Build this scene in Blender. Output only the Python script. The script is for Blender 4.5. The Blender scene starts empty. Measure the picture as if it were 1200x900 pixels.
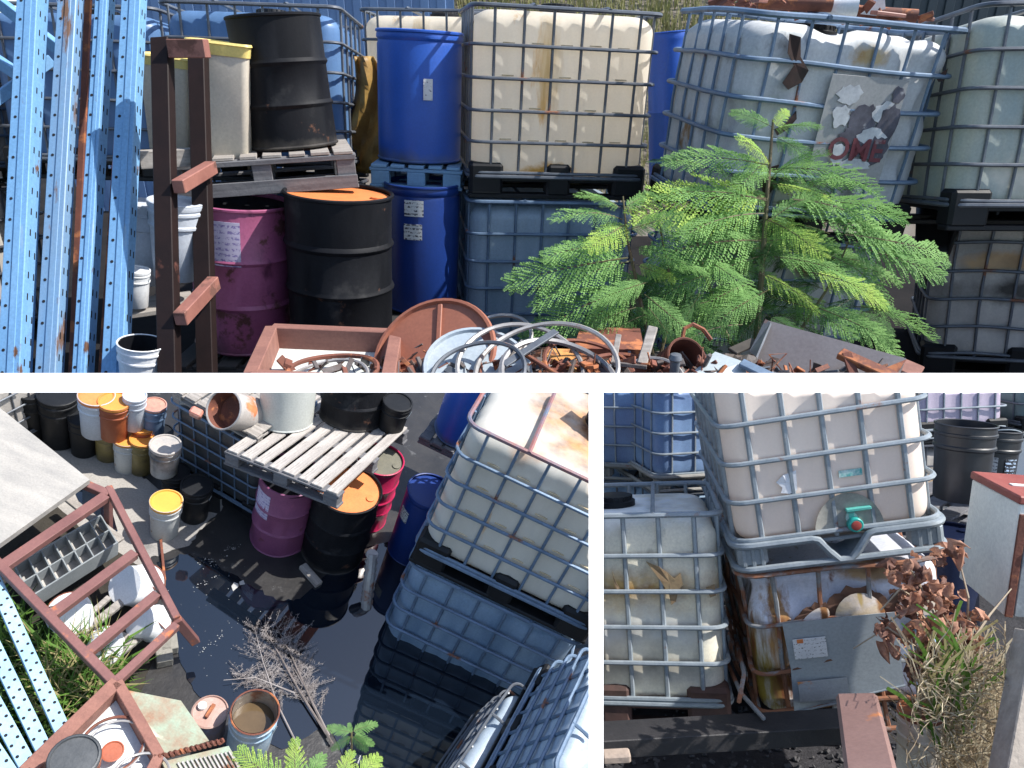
import bpy, bmesh, math, random
from mathutils import Vector, Matrix, noise, Euler
random.seed(7)
R = math.radians
PI = math.pi
col = bpy.context.scene.collection
scn = bpy.context.scene

# ------------------------------------------------------------ camera, sky, sun, exposure
F, CX, CY = 850.0, 600.0, 450.0
PITCH, ROLL = 24.0, 0.0


def yard_rot(p, roll):
    """rotation from a yard's own axes (x right, y away, z up) to the viewer's axes"""
    p = R(p)
    m = Matrix(((1, 0, 0), (0, math.sin(p), math.cos(p)), (0, -math.cos(p), math.sin(p))))
    return Matrix.Rotation(R(roll), 3, 'Z') @ m


YR = {'T': yard_rot(PITCH, ROLL), 'L': yard_rot(34, -22), 'B': yard_rot(7, 3)}
YS = {'T': 2.1, 'L': 0.5, 'B': 0.9}
EYE = Vector((0, 0, 4.25))
CAMR = YR['T'].transposed()
YM = {k: Matrix.Translation(EYE) @ (CAMR @ YR[k]).to_4x4() @ Matrix.Scale(YS[k], 4) for k in YR}

cam = bpy.data.cameras.new('camera')
cam_o = bpy.data.objects.new('camera', cam)
col.objects.link(cam_o)
cam_o.matrix_world = Matrix.Translation(EYE) @ CAMR.to_4x4()
cam.sensor_width = 36
cam.lens = 36 * F / 1200
cam.clip_start = 0.02
cam.clip_end = 2000
scn.camera = cam_o

sun_dir = (CAMR @ Vector((.67, .67, .32))).normalized()
w = bpy.data.worlds.new('World')
scn.world = w
w.use_nodes = True
nt = w.node_tree
sky = nt.nodes.new('ShaderNodeTexSky')
sky.sky_type = 'NISHITA'
sky.sun_disc = False
sky.sun_elevation = math.asin(sun_dir.z)
sky.sun_rotation = math.atan2(sun_dir.x, sun_dir.y)
bg = nt.nodes['Background']
nt.links.new(sky.outputs[0], bg.inputs[0])
bg.inputs[1].default_value = 0.145
sd = bpy.data.lights.new('sun', 'SUN')
sd.energy = 4.7
sd.angle = R(0.5)
sd.color = (1.0, 0.96, 0.9)
so = bpy.data.objects.new('sun', sd)
col.objects.link(so)
so.rotation_euler = (-sun_dir).to_track_quat('-Z', 'Y').to_euler()
scn.view_settings.view_transform = 'Standard'
scn.view_settings.look = 'None'
scn.view_settings.exposure = 0.75
scn.view_settings.gamma = 1


# ------------------------------------------------------------ points in a yard
def ray(k, u, v):
    return YR[k].transposed() @ Vector(((u - CX) / F, -(v - CY) / F, -1.0))


def pt(k, u, v, d):
    return ray(k, u, v) * d


def on(k, u, v, z):
    r = ray(k, u, v)
    return r * (z / r.z)


def frame(o, z, yaw=0.0, xhint=None):
    z = z.normalized()
    x = xhint or Vector((math.cos(yaw), math.sin(yaw), 0))
    x = (x - z * x.dot(z)).normalized()
    y = z.cross(x)
    m = Matrix((x, y, z)).transposed().to_4x4()
    m.translation = o
    return m


def axis(k, bot, top, d, yaw=0.0, dy=0.0):
    """upright axis: foot seen at bot at distance d, head seen at top; returns matrix, height"""
    b = pt(k, bot[0], bot[1], d)
    r = ray(k, *top)
    t = r * ((b.y + dy) / r.y)
    return frame(b, t - b, yaw), (t - b).length


def pose(x, s=1.0, drop=0.0):
    """x = position and yaw, lean, lean; s moves the thing along and sizes it"""
    r = Matrix.Rotation(x[3], 3, 'Z') @ Matrix.Rotation(x[4], 3, 'X') @ Matrix.Rotation(x[5], 3, 'Y')
    p = Vector(x[:3]) - r.col[2] * drop
    return Matrix.Translation(p * s) @ r.to_4x4() @ Matrix.Scale(s, 4)


# ------------------------------------------------------------ materials
MATS = {}


def mat(name, c1, c2=None, sc=4, st=(1, 1, 1), rust=0, rc=(.15, .062, .033), rs=3, rst=(1, 1, 1), rough=.5, metal=0,
        bump=.15, bs=30, tl=0, spec=.5, fine=.12, dirt=0, dc=(.03, .025, .02), ds=2, dst=(1, 1, 1)):
    if name in MATS:
        return MATS[name]
    m = bpy.data.materials.new(name)
    MATS[name] = m
    m.use_nodes = True
    t = m.node_tree
    N, L = t.nodes, t.links
    b = N['Principled BSDF']
    out = N['Material Output']
    tc = N.new('ShaderNodeTexCoord')

    def nz(scale, stretch, detail=6, off=0):
        mp = N.new('ShaderNodeMapping')
        mp.inputs['Scale'].default_value = stretch
        mp.inputs['Location'].default_value = (off, off * .7, off * .3)
        L.new(tc.outputs['Object'], mp.inputs['Vector'])
        n = N.new('ShaderNodeTexNoise')
        n.inputs['Scale'].default_value = scale
        n.inputs['Detail'].default_value = detail
        n.inputs['Roughness'].default_value = .62
        L.new(mp.outputs[0], n.inputs['Vector'])
        return n.outputs['Fac']

    def ramp(fac, a, bb):
        r = N.new('ShaderNodeMapRange')
        r.inputs['From Min'].default_value = a
        r.inputs['From Max'].default_value = bb
        L.new(fac, r.inputs['Value'])
        return r.outputs[0]

    def mix(f, a, bb):
        x = N.new('ShaderNodeMix')
        x.data_type = 'RGBA'
        L.new(f, x.inputs['Factor'])
        for i, v in ((6, a), (7, bb)):
            if isinstance(v, tuple):
                x.inputs[i].default_value = (*v, 1)
            else:
                L.new(v, x.inputs[i])
        return x.outputs[2]
    c2 = c2 or tuple(x * .8 for x in c1)
    c = mix(ramp(nz(sc, st), .35, .65), c1, c2)
    if fine:
        f = ramp(nz(70, (1, 1, 1), 3, 3), .3, .7)
        mu = N.new('ShaderNodeMix')
        mu.data_type = 'RGBA'
        mu.blend_type = 'MULTIPLY'
        mu.inputs['Factor'].default_value = 1
        L.new(c, mu.inputs[6])
        g = mix(f, (1 - fine, 1 - fine, 1 - fine), (1 + fine * .5, 1 + fine * .5, 1 + fine * .5))
        L.new(g, mu.inputs[7])
        c = mu.outputs[2]
    if dirt:
        th = .72 - dirt * .45
        c = mix(ramp(nz(ds, dst, 8, 11), th, th + .12), c, dc)
    rf = b.inputs['Roughness']
    rf.default_value = rough
    if rust:
        th = .72 - rust * .45
        rm = ramp(nz(rs, rst, 9, 5), th, th + .06)
        rcol = mix(ramp(nz(9, (1, 1, 1), 5, 8), .35, .65), rc, tuple(min(1, x * 1.6) for x in rc))
        c = mix(rm, c, rcol)
        rr = N.new('ShaderNodeMapRange')
        rr.inputs['To Min'].default_value = rough
        rr.inputs['To Max'].default_value = .85
        L.new(rm, rr.inputs['Value'])
        L.new(rr.outputs[0], rf)
        if metal:
            mm = N.new('ShaderNodeMapRange')
            mm.inputs['To Min'].default_value = metal
            mm.inputs['To Max'].default_value = 0
            L.new(rm, mm.inputs['Value'])
            L.new(mm.outputs[0], b.inputs['Metallic'])
    elif metal:
        b.inputs['Metallic'].default_value = metal
    L.new(c, b.inputs['Base Color'])
    b.inputs['Specular IOR Level'].default_value = spec
    if bump:
        bn = N.new('ShaderNodeBump')
        bn.inputs['Strength'].default_value = bump
        bn.inputs['Distance'].default_value = .01
        L.new(nz(bs, (1, 1, 1), 5, 2), bn.inputs['Height'])
        L.new(bn.outputs[0], b.inputs['Normal'])
    if tl:
        tr = N.new('ShaderNodeBsdfTranslucent')
        L.new(c, tr.inputs['Color'])
        ms = N.new('ShaderNodeMixShader')
        ms.inputs[0].default_value = tl
        L.new(b.outputs[0], ms.inputs[1])
        L.new(tr.outputs[0], ms.inputs[2])
        L.new(ms.outputs[0], out.inputs['Surface'])
    return m


def stain(m, colour, c, rad, soft=.3, sc=3.0, amp=1.0, colour2=None, st=(1, 1, 1), fine=7):
    """stain with a ragged edge round point c of the thing itself; rad = reach along x, y, z"""
    T_ = m.node_tree
    N, L = T_.nodes, T_.links
    b = N['Principled BSDF']
    src = b.inputs['Base Color'].links[0].from_socket
    tos = [lk.to_socket for lk in T_.links if lk.from_socket == src]
    tc_ = N.new('ShaderNodeTexCoord')
    sb = N.new('ShaderNodeVectorMath')
    sb.operation = 'SUBTRACT'
    sb.inputs[1].default_value = c
    L.new(tc_.outputs['Object'], sb.inputs[0])
    mu = N.new('ShaderNodeVectorMath')
    mu.operation = 'DIVIDE'
    mu.inputs[1].default_value = rad
    L.new(sb.outputs[0], mu.inputs[0])
    ln = N.new('ShaderNodeVectorMath')
    ln.operation = 'LENGTH'
    L.new(mu.outputs[0], ln.inputs[0])
    mp = N.new('ShaderNodeMapping')
    mp.inputs['Scale'].default_value = st
    L.new(tc_.outputs['Object'], mp.inputs['Vector'])
    nz_ = N.new('ShaderNodeTexNoise')
    nz_.inputs['Scale'].default_value = sc
    nz_.inputs['Detail'].default_value = 9
    nz_.inputs['Roughness'].default_value = .65
    L.new(mp.outputs[0], nz_.inputs['Vector'])
    ma = N.new('ShaderNodeMath')
    ma.operation = 'MULTIPLY_ADD'
    ma.inputs[1].default_value = amp * 2
    L.new(nz_.outputs['Fac'], ma.inputs[0])
    L.new(ln.outputs['Value'], ma.inputs[2])
    mr = N.new('ShaderNodeMapRange')
    mr.inputs['From Min'].default_value = 1.0 + amp
    mr.inputs['From Max'].default_value = 1.0 + amp - soft
    L.new(ma.outputs[0], mr.inputs['Value'])
    mx = N.new('ShaderNodeMix')
    mx.data_type = 'RGBA'
    L.new(mr.outputs[0], mx.inputs['Factor'])
    L.new(src, mx.inputs[6])
    cr_ = N.new('ShaderNodeValToRGB')
    cr_.color_ramp.elements[0].position = .38
    cr_.color_ramp.elements[0].color = (*colour, 1)
    cr_.color_ramp.elements[1].position = .58
    cr_.color_ramp.elements[1].color = (*(colour2 or tuple(x * 1.4 for x in colour)), 1)
    n2 = N.new('ShaderNodeTexNoise')
    n2.inputs['Scale'].default_value = fine
    n2.inputs['Detail'].default_value = 8
    L.new(mp.outputs[0], n2.inputs['Vector'])
    L.new(n2.outputs['Fac'], cr_.inputs['Fac'])
    L.new(cr_.outputs['Color'], mx.inputs[7])
    for s_ in tos:
        L.new(mx.outputs[2], s_)
    return m


def printed(name, paper, ink, sx=40, sy=14, th=.5, col2=None, rows=42):
    """flat print: rows of small type on a paper label"""
    if name in MATS:
        return MATS[name]
    m = mat(name, paper, tuple(x * .8 for x in paper), sc=5, bump=0, rough=.6, fine=.05)
    t = m.node_tree
    N, L = t.nodes, t.links
    b = N['Principled BSDF']
    src = b.inputs['Base Color'].links[0].from_socket
    tc = N.new('ShaderNodeTexCoord')
    mp = N.new('ShaderNodeMapping')
    mp.inputs['Scale'].default_value = (sx, sx, sy)
    L.new(tc.outputs['Object'], mp.inputs['Vector'])
    n = N.new('ShaderNodeTexNoise')
    n.inputs['Scale'].default_value = 1
    n.inputs['Detail'].default_value = 4
    n.inputs['Roughness'].default_value = .8
    L.new(mp.outputs[0], n.inputs['Vector'])
    r = N.new('ShaderNodeMapRange')
    r.inputs['From Min'].default_value = th
    r.inputs['From Max'].default_value = th + .03
    L.new(n.outputs['Fac'], r.inputs['Value'])
    sp = N.new('ShaderNodeSeparateXYZ')
    L.new(tc.outputs['Object'], sp.inputs[0])
    m1 = N.new('ShaderNodeMath')
    m1.operation = 'MULTIPLY'
    m1.inputs[1].default_value = 2 * PI * rows
    L.new(sp.outputs['Z'], m1.inputs[0])
    m2 = N.new('ShaderNodeMath')
    m2.operation = 'SINE'
    L.new(m1.outputs[0], m2.inputs[0])
    m3 = N.new('ShaderNodeMath')
    m3.operation = 'GREATER_THAN'
    m3.inputs[1].default_value = -.1
    L.new(m2.outputs[0], m3.inputs[0])
    m4 = N.new('ShaderNodeMath')
    m4.operation = 'MULTIPLY'
    L.new(m3.outputs[0], m4.inputs[0])
    L.new(r.outputs[0], m4.inputs[1])
    x = N.new('ShaderNodeMix')
    x.data_type = 'RGBA'
    L.new(m4.outputs[0], x.inputs['Factor'])
    L.new(src, x.inputs[6])
    x.inputs[7].default_value = (*ink, 1)
    L.new(x.outputs[2], b.inputs['Base Color'])
    return m


galv = lambda: mat('galvanised_steel', (.14, .155, .175), (.09, .10, .12), sc=8, rust=.22, rs=5, rough=.45, metal=.25, bump=.1)
galv_l = lambda: mat('pale_galvanised_steel', (.30, .34, .37), (.22, .26, .29), sc=8, rust=.25, rs=4, rough=.45, metal=.2, bump=.1)
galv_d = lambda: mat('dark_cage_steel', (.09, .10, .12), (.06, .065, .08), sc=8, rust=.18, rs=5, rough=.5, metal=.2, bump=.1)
galv_r = lambda: mat('rusted_cage_steel', (.28, .30, .32), (.2, .2, .2), sc=8, rust=.62, rs=3, rc=(.2, .085, .045), rough=.55, metal=.1, bump=.2)
galv_b = lambda: mat('blue_grey_cage_steel', (.15, .22, .32), (.10, .15, .22), sc=8, rust=.2, rs=5, rough=.45, metal=.2, bump=.1)
rusty = lambda: mat('rusty_steel', (.20, .065, .04), (.12, .045, .03), sc=5, rust=.4, rs=7, rc=(.28, .10, .04), rough=.8, bump=.4)
redox = lambda: mat('red_oxide_paint', (.30, .13, .10), (.22, .09, .07), sc=5, rust=.35, rs=4, rc=(.09, .04, .03), rough=.55, bump=.15)
blackp = lambda: mat('black_plastic', (.008, .009, .011), (.013, .014, .016), sc=5, rough=.5, spec=.25, bump=.1, dirt=.25, dc=(.06, .06, .06), ds=5)
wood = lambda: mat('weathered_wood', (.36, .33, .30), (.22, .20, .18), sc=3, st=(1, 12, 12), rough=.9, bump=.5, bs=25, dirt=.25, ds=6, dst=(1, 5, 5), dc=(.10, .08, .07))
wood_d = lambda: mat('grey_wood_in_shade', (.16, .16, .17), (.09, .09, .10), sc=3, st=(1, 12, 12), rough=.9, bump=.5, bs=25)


# ------------------------------------------------------------ mesh builder
class MB:
    def __init__(s):
        s.v, s.f, s.m, s.sm = [], [], [], []
        s.cur = 0
        s.smooth = True

    def add(s, vs, fs):
        o = len(s.v)
        s.v += [Vector(p) for p in vs]
        for f in fs:
            s.f.append([o + i for i in f])
            s.m.append(s.cur)
            s.sm.append(s.smooth)
        return s

    def box(s, c, d, b=.004, M=None):
        hx, hy, hz = d[0] / 2, d[1] / 2, d[2] / 2
        b = min(b, hx * .4, hy * .4, hz * .4)
        vs, idx = [], {}
        for sx in (-1, 1):
            for sy in (-1, 1):
                for sz in (-1, 1):
                    for a in range(3):
                        p = [sx * hx, sy * hy, sz * hz]
                        for q in range(3):
                            if q != a:
                                p[q] -= (sx, sy, sz)[q] * b
                        idx[(sx, sy, sz, a)] = len(vs)
                        vs.append(Vector(p))
        fs = []
        for a in range(3):
            u, v = (a + 1) % 3, (a + 2) % 3
            for sg in (-1, 1):
                q = []
                for su, sv in ((-1, -1), (1, -1), (1, 1), (-1, 1)):
                    k = [0, 0, 0]
                    k[a], k[u], k[v] = sg, su, sv
                    q.append(idx[(*k, a)])
                fs.append(q if sg > 0 else q[::-1])
        for a in range(3):
            u, v = (a + 1) % 3, (a + 2) % 3
            for su in (-1, 1):
                for sv in (-1, 1):
                    k0, k1 = [0, 0, 0], [0, 0, 0]
                    k0[a], k1[a] = -1, 1
                    k0[u] = k1[u] = su
                    k0[v] = k1[v] = sv
                    q = [idx[(*k0, u)], idx[(*k1, u)], idx[(*k1, v)], idx[(*k0, v)]]
                    fs.append(q if su * sv > 0 else q[::-1])
        for sx in (-1, 1):
            for sy in (-1, 1):
                for sz in (-1, 1):
                    q = [idx[(sx, sy, sz, a)] for a in range(3)]
                    fs.append(q if sx * sy * sz > 0 else q[::-1])
        c = Vector(c)
        if M is None:
            vs = [p + c for p in vs]
        else:
            vs = [M @ (p + c) for p in vs]
        old = s.smooth
        s.smooth = False
        s.add(vs, fs)
        s.smooth = old
        return s

    def beam(s, a, b, w, h, up=(0, 0, 1), bev=.004):
        a, b = Vector(a), Vector(b)
        x = (b - a)
        L = x.length
        m = frame((a + b) / 2, x)
        x = x.normalized()
        up = Vector(up)
        z = (up - x * up.dot(x)).normalized()
        y = z.cross(x)
        m = Matrix((x, y, z)).transposed().to_4x4()
        m.translation = (a + b) / 2
        return s.box((0, 0, 0), (L, w, h), bev, m)

    def tube(s, pts, r, n=6, closed=False, cap=True):
        pts = [Vector(p) for p in pts]
        N_ = len(pts)
        vs, fs = [], []
        prev = None
        for i, p in enumerate(pts):
            if closed:
                t = pts[(i + 1) % N_] - pts[i - 1]
            else:
                t = pts[min(i + 1, N_ - 1)] - pts[max(i - 1, 0)]
            t = t.normalized() if t.length > 1e-9 else Vector((0, 0, 1))
            if prev is None:
                a = Vector((0, 0, 1)) if abs(t.z) < .9 else Vector((1, 0, 0))
                x = (a - t * a.dot(t)).normalized()
            else:
                x = (prev - t * prev.dot(t)).normalized()
            prev = x
            y = t.cross(x)
            rr = r(i / (N_ - 1)) if callable(r) else r
            for j in range(n):
                an = 2 * PI * j / n
                vs.append(p + x * (math.cos(an) * rr) + y * (math.sin(an) * rr))
        m = N_ if closed else N_ - 1
        for i in range(m):
            for j in range(n):
                a, b = i * n + j, i * n + (j + 1) % n
                c, d = ((i + 1) % N_) * n + (j + 1) % n, ((i + 1) % N_) * n + j
                fs.append((a, b, c, d))
        if cap and not closed:
            fs.append(tuple(range(n))[::-1])
            fs.append(tuple((N_ - 1) * n + j for j in range(n)))
        return s.add(vs, fs)

    def lathe(s, prof, n=32, cap0=True, cap1=True, wob=0, M=None, seed=0, sx=1, sy=1):
        vs, fs = [], []
        for i, (r, z) in enumerate(prof):
            for j in range(n):
                a = 2 * PI * j / n
                rr = r
                if wob:
                    rr *= 1 + wob * noise.noise(Vector((math.cos(a) * 1.5, math.sin(a) * 1.5, z * 3 + seed)))
                p = Vector((math.cos(a) * rr * sx, math.sin(a) * rr * sy, z))
                vs.append(M @ p if M else p)
        for i in range(len(prof) - 1):
            for j in range(n):
                fs.append((i * n + j, i * n + (j + 1) % n, (i + 1) * n + (j + 1) % n, (i + 1) * n + j))
        if cap0:
            fs.append(tuple(range(n))[::-1])
        if cap1:
            fs.append(tuple((len(prof) - 1) * n + j for j in range(n)))
        return s.add(vs, fs)

    def prism(s, poly, th, M=None, jag=0):
        """polygon in xy, from z 0 down by th"""
        n = len(poly)
        vs = [Vector((*p[:2], 0 if len(p) < 3 else p[2])) for p in poly]
        vs += [Vector((v.x, v.y, v.z - th)) for v in vs]
        if M is not None:
            vs = [M @ v for v in vs]
        fs = [tuple(range(n)), tuple(range(n, 2 * n))[::-1]]
        fs += [(i + n, (i + 1) % n + n, (i + 1) % n, i) for i in range(n)]
        old = s.smooth
        s.smooth = False
        s.add(vs, fs)
        s.smooth = old
        return s

    def build(s, name, mats, parent=None, kind=None, label=None, sharp=35, M=None):
        me = bpy.data.meshes.new(name)
        me.from_pydata([tuple(v) for v in s.v], [], s.f)
        for m in (mats if isinstance(mats, (list, tuple)) else [mats]):
            me.materials.append(m)
        me.polygons.foreach_set('material_index', s.m)
        me.polygons.foreach_set('use_smooth', s.sm)
        me.update()
        if sharp and any(s.sm):
            me.set_sharp_from_angle(angle=R(sharp))
        o = bpy.data.objects.new(name, me)
        col.objects.link(o)
        if parent is not None:
            o.parent = parent
        if M is not None:
            o.matrix_local = M
        if kind:
            o['kind'] = kind
        if label:
            o['label'] = label
        return o


YARD_OF = {}


def thing(name, label, cat, k, M, group=None):
    o = bpy.data.objects.new(name, None)
    col.objects.link(o)
    o.matrix_world = YM[k] @ M
    o['label'] = label
    o['category'] = cat
    if group:
        o['group'] = group
    YARD_OF[o.name] = k
    return o


def single(mb, name, mats, label, cat, k, M, group=None, kind=None):
    o = mb.build(name, mats)
    o.matrix_world = YM[k] @ M
    if kind:
        o['kind'] = kind
    else:
        o['label'] = label
        o['category'] = cat
        if group:
            o['group'] = group
    if kind and label:
        o['label'] = label
    YARD_OF[o.name] = k
    return o


def rrect(w, d, r, z, n=4):
    p = []
    for cx, cy, a0 in ((w / 2 - r, d / 2 - r, 0), (-w / 2 + r, d / 2 - r, 90), (-w / 2 + r, -d / 2 + r, 180), (w / 2 - r, -d / 2 + r, 270)):
        for i in range(n + 1):
            a = R(a0 + 90 * i / n)
            p.append(Vector((cx + math.cos(a) * r, cy + math.sin(a) * r, z)))
    return p


# ------------------------------------------------------------ IBC tank in a cage
def bottle_mb(w, d, z0, z1, nx, ny, seed=0, dent=.0, bulge=.012, rt=.09, top_dip=.0, skew=0):
    """blow-moulded tank: rounded corners, shallow ribs between the bars, soft rounded top"""
    mb = MB()
    prof = []
    NS = 26
    for i in range(5):
        a = i / 5 * PI / 2
        prof.append((1 - .05 * (1 - math.sin(a)), z0 + .05 * (1 - math.cos(a))))
    for i in range(NS):
        prof.append((1, z0 + .05 + (z1 - rt - z0 - .05) * i / (NS - 1)))
    for i in range(1, 7):
        a = i / 6 * PI / 2
        prof.append((1 - rt * 1.1 * (1 - math.cos(a)) / (w / 2), z1 - rt + rt * math.sin(a)))
    last = prof[-1]
    for q in (.8, .6, .4, .2):
        prof.append((last[0] * q, z1 + .012 * (1 - q) - top_dip * (1 - q) ** .5))
    # perimeter
    per = []
    r = .10
    seg = []
    nxs, nys = nx * 5, ny * 5
    for cx, cy, a0, L, n in ((w / 2 - r, -d / 2 + r, -90, 0, 0), (w / 2 - r, d / 2 - r, 0, 0, 0), (-w / 2 + r, d / 2 - r, 90, 0, 0), (-w / 2 + r, -d / 2 + r, 180, 0, 0)):
        for i in range(6):
            a = R(a0 + 90 * i / 5)
            seg.append(Vector((cx + math.cos(a) * r, cy + math.sin(a) * r, 0)))
    full = []
    for i in range(len(seg)):
        a, b = seg[i], seg[(i + 1) % len(seg)]
        L = (b - a).length
        k = max(1, int(L / .035))
        for j in range(k):
            full.append(a.lerp(b, j / k))
    n = len(full)
    vs, fs = [], []
    for i, (q, z) in enumerate(prof):
        inner = i > 5 + NS + 5
        for p in full:
            x, y = p.x * q, p.y * q
            if not inner:
                fx = abs(abs(p.y) - d / 2) < .02
                fy = abs(abs(p.x) - w / 2) < .02
                env = min(1, max(0, (z - z0) / .08)) * min(1, max(0, (z1 - z) / .08))
                if fx:
                    b = abs(math.sin((p.x / w + .5) * PI * nx)) ** .6 * bulge * env
                    y += math.copysign(b, p.y)
                if fy:
                    b = abs(math.sin((p.y / d + .5) * PI * ny)) ** .6 * bulge * env
                    x += math.copysign(b, p.x)
                if dent:
                    nn = noise.noise(Vector((p.x * 2.2, p.y * 2.2 + seed, z * 2.6))) + .5 * noise.noise(Vector((p.x * 6, p.y * 6 + seed, z * 6)))
                    kk = 1 - dent * max(0, nn) * env * 1.6
                    x *= kk
                    y *= kk
            zz = z
            if dent and z > z1 - .3:
                zz = z - dent * .8 * max(0, noise.noise(Vector((p.x * 3 + seed, p.y * 3, 1)))) * (z - z1 + .3) / .3
            vs.append(Vector((x + skew * (z - z0), y, zz)))
    for i in range(len(prof) - 1):
        for j in range(n):
            fs.append((i * n + j, i * n + (j + 1) % n, (i + 1) * n + (j + 1) % n, (i + 1) * n + j))
    fs.append(tuple(range(n))[::-1])
    fs.append(tuple((len(prof) - 1) * n + j for j in range(n)))
    return mb.add(vs, fs)


HZ = (.17, .36, .55, .74, .93, 1.145)


def ibc(k, M, label, bm, cm, w=1.2, d=1.0, nx=6, ny=5, base='black', seed=0, dent=.0, hz=HZ, group='caged liquid tanks', cap=True,
        bend=0, fm=None, top_bars=True, top_dip=0, z1=1.11, rusttop=None, hr=.011, dip=False, tubr=.0095, ledges=False):
    t = thing('liquid_tank', label, 'tank', k, M, group)
    o = bottle_mb(w - .07, d - .07, .15, z1, nx, ny, seed, dent, top_dip=top_dip).build('tank_bottle', bm, t, sharp=0)
    if cap:
        c = MB()
        c.lathe([(.125, 0), (.125, .03), (.11, .035), (.105, .06), (.10, .062)], 28)
        for i in range(20):
            a = 2 * PI * i / 20
            c.box((.107, 0, .045), (.008, .012, .03), .002, Matrix.Rotation(a, 4, 'Z'))
        c.build('cap', blackp(), o, M=Matrix.Translation((0.02, 0, z1 + .008 - top_dip)))

    if ledges:
        lg = MB()
        for i in range(nx - 1):
            x = (i + 1) / nx * (w - .1) - (w - .1) / 2
            for z in hz[1:5]:
                lg.box((x, -d / 2 + .026, z + .016 + .004 * math.sin(i * 3 + z * 20)), (.075, .012, .007), .002)
        lg.build('moulded_ledges', mat('dirty_moulded_ledge', (.46, .36, .22), (.60, .50, .34), sc=12, rough=.6), t, kind='stuff')

    def warp(p, i=0):
        if not bend:
            return p
        n = Vector((noise.noise(Vector((p.x * 2 + seed, p.y * 2, p.z * 2))), noise.noise(Vector((p.x * 2, p.y * 2 + seed, p.z * 2 + 9))), noise.noise(Vector((p.x * 2 + 5, p.y * 2 + seed, p.z * 2)))))
        return p + n * bend
    for i, z in enumerate(hz):
        pts = []
        base_p = rrect(w, d, .085, z)
        for a in range(len(base_p)):
            p, q = base_p[a], base_p[(a + 1) % len(base_p)]
            L = (q - p).length
            m_ = max(1, int(L / .12)) if bend else 1
            for j in range(m_):
                pts.append(warp(p.lerp(q, j / m_)))
        mt = rusttop if (rusttop and i == len(hz) - 1) else cm
        MB().tube(pts, hr * (1.25 if i == len(hz) - 1 else 1), 7, closed=True).build('cage_hoop', mt, t)
    bars = []
    for i in range(nx):
        x = (i + .5) / nx * (w - .1) - (w - .1) / 2
        for s in (-1, 1):
            bars.append((x, s * (d / 2 - .016)))
    for i in range(ny):
        y = (i + .5) / ny * (d - .1) - (d - .1) / 2
        for s in (-1, 1):
            bars.append((s * (w / 2 - .016), y))
    zt, zb = hz[-1], hz[0] - .03
    for x, y in bars:
        pts = [warp(Vector((x, y, zb + (zt - zb) * j / 6))) for j in range(7)]
        MB().tube(pts, tubr, 6).build('cage_bar', cm, t)
    if top_bars:
        for x in (-.22, .25):
            MB().tube([(x, -d / 2 - .01, zt + .005), (x, -d / 2 + .05, zt + .016), (x, d / 2 - .05, zt + .016), (x, d / 2 + .01, zt + .005)], .013, 6).build('top_bar', rusttop or cm, t)
    fm = fm or (blackp() if base == 'black' else galv_l())
    if base == 'black':
        b = MB()
        b.box((0, 0, .125), (w - .02, d - .02, .03), .01)
        b.box((0, 0, .02), (w, .1, .03), .008)
        for s in (-1, 1):
            b.box((0, s * (d / 2 - .05), .02), (w, .1, .03), .008)
        b.build('pallet_deck', fm, t)
        MB().tube(rrect(w + .01, d + .01, .09, .145), .014, 7, closed=True).build('base_rail', cm, t)
        for sx in (-1, 0, 1):
            for sy in (-1, 1):
                wd = .22 if sx else .16
                MB().box((sx * (w / 2 - wd / 2 - .005), sy * (d / 2 - .07), .125), (wd, .15, .21), .02).build('foot', fm, t)
    elif base == 'steel':
        # pressed steel base: two rolled rails and corner feet, the front rail dipping under the valve
        for z, rr in ((.02, .018), (.145, .02)):
            pts = rrect(w + .02, d + .02, .09, z, 6)
            if dip and z > .1:
                new = []
                for i, p in enumerate(pts):
                    new.append(p)
                    q = pts[(i + 1) % len(pts)]
                    if abs(p.y - q.y) < .01 and p.y < -.3 and abs(q.x - p.x) > .3:
                        for xx, dz in ((-.15, 0), (-.12, -.01), (-.07, -.08), (-.03, -.125), (.03, -.125), (.07, -.08), (.12, -.01), (.15, 0)):
                            new.append(Vector((xx + .02, p.y, z + dz)))
                pts = new
            MB().tube(pts, rr, 8, closed=True).build('base_rail', fm, t)
        MB().box((0, 0, .12), (w - .03, d - .03, .02), .005).build('base_plate', fm, t)
        for sx in (-1, 0, 1):
            for sy in (-1, 1):
                if sx == 0 and sy == -1 and dip:
                    continue
                ft = MB()
                ft.box((sx * (w / 2 - .08), sy * (d / 2 - .05), .083), (.15, .11, .115), .02)
                for q in range(3):
                    ft.box((sx * (w / 2 - .08) - .045 + q * .045, sy * (d / 2 - .05) + sy * .056, .083), (.018, .01, .09), .004)
                ft.build('foot', fm, t)
    return t


def tear(k, t, w, d, fz, poly, m, face='f', name='torn_patch', lift=.022, label=None, curl=.03):
    """ragged flap standing proud of a tank face; poly in (across, height)"""
    mb = MB()
    y = {'f': -1}.get(face, -1)
    n = len(poly)
    cx = sum(p[0] for p in poly) / n
    cz = sum(p[1] for p in poly) / n
    vs = [Vector((cx, -d / 2 + .03 - lift - curl * .3, cz))]
    for i, p in enumerate(poly):
        vs.append(Vector((p[0], -d / 2 + .03 - lift - curl * abs(math.sin(i * 1.7)) * .5, p[1])))
    vs += [v + Vector((0, .004, 0)) for v in vs]
    fs = []
    for i in range(n):
        a, b = 1 + i, 1 + (i + 1) % n
        fs += [(0, a, b), (n + 1, n + 1 + b, n + 1 + a), (a, a + n + 1, b + n + 1, b)]
    mb.smooth = False
    mb.add(vs, fs)
    return mb.build(name, m, t, label=label)


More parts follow.
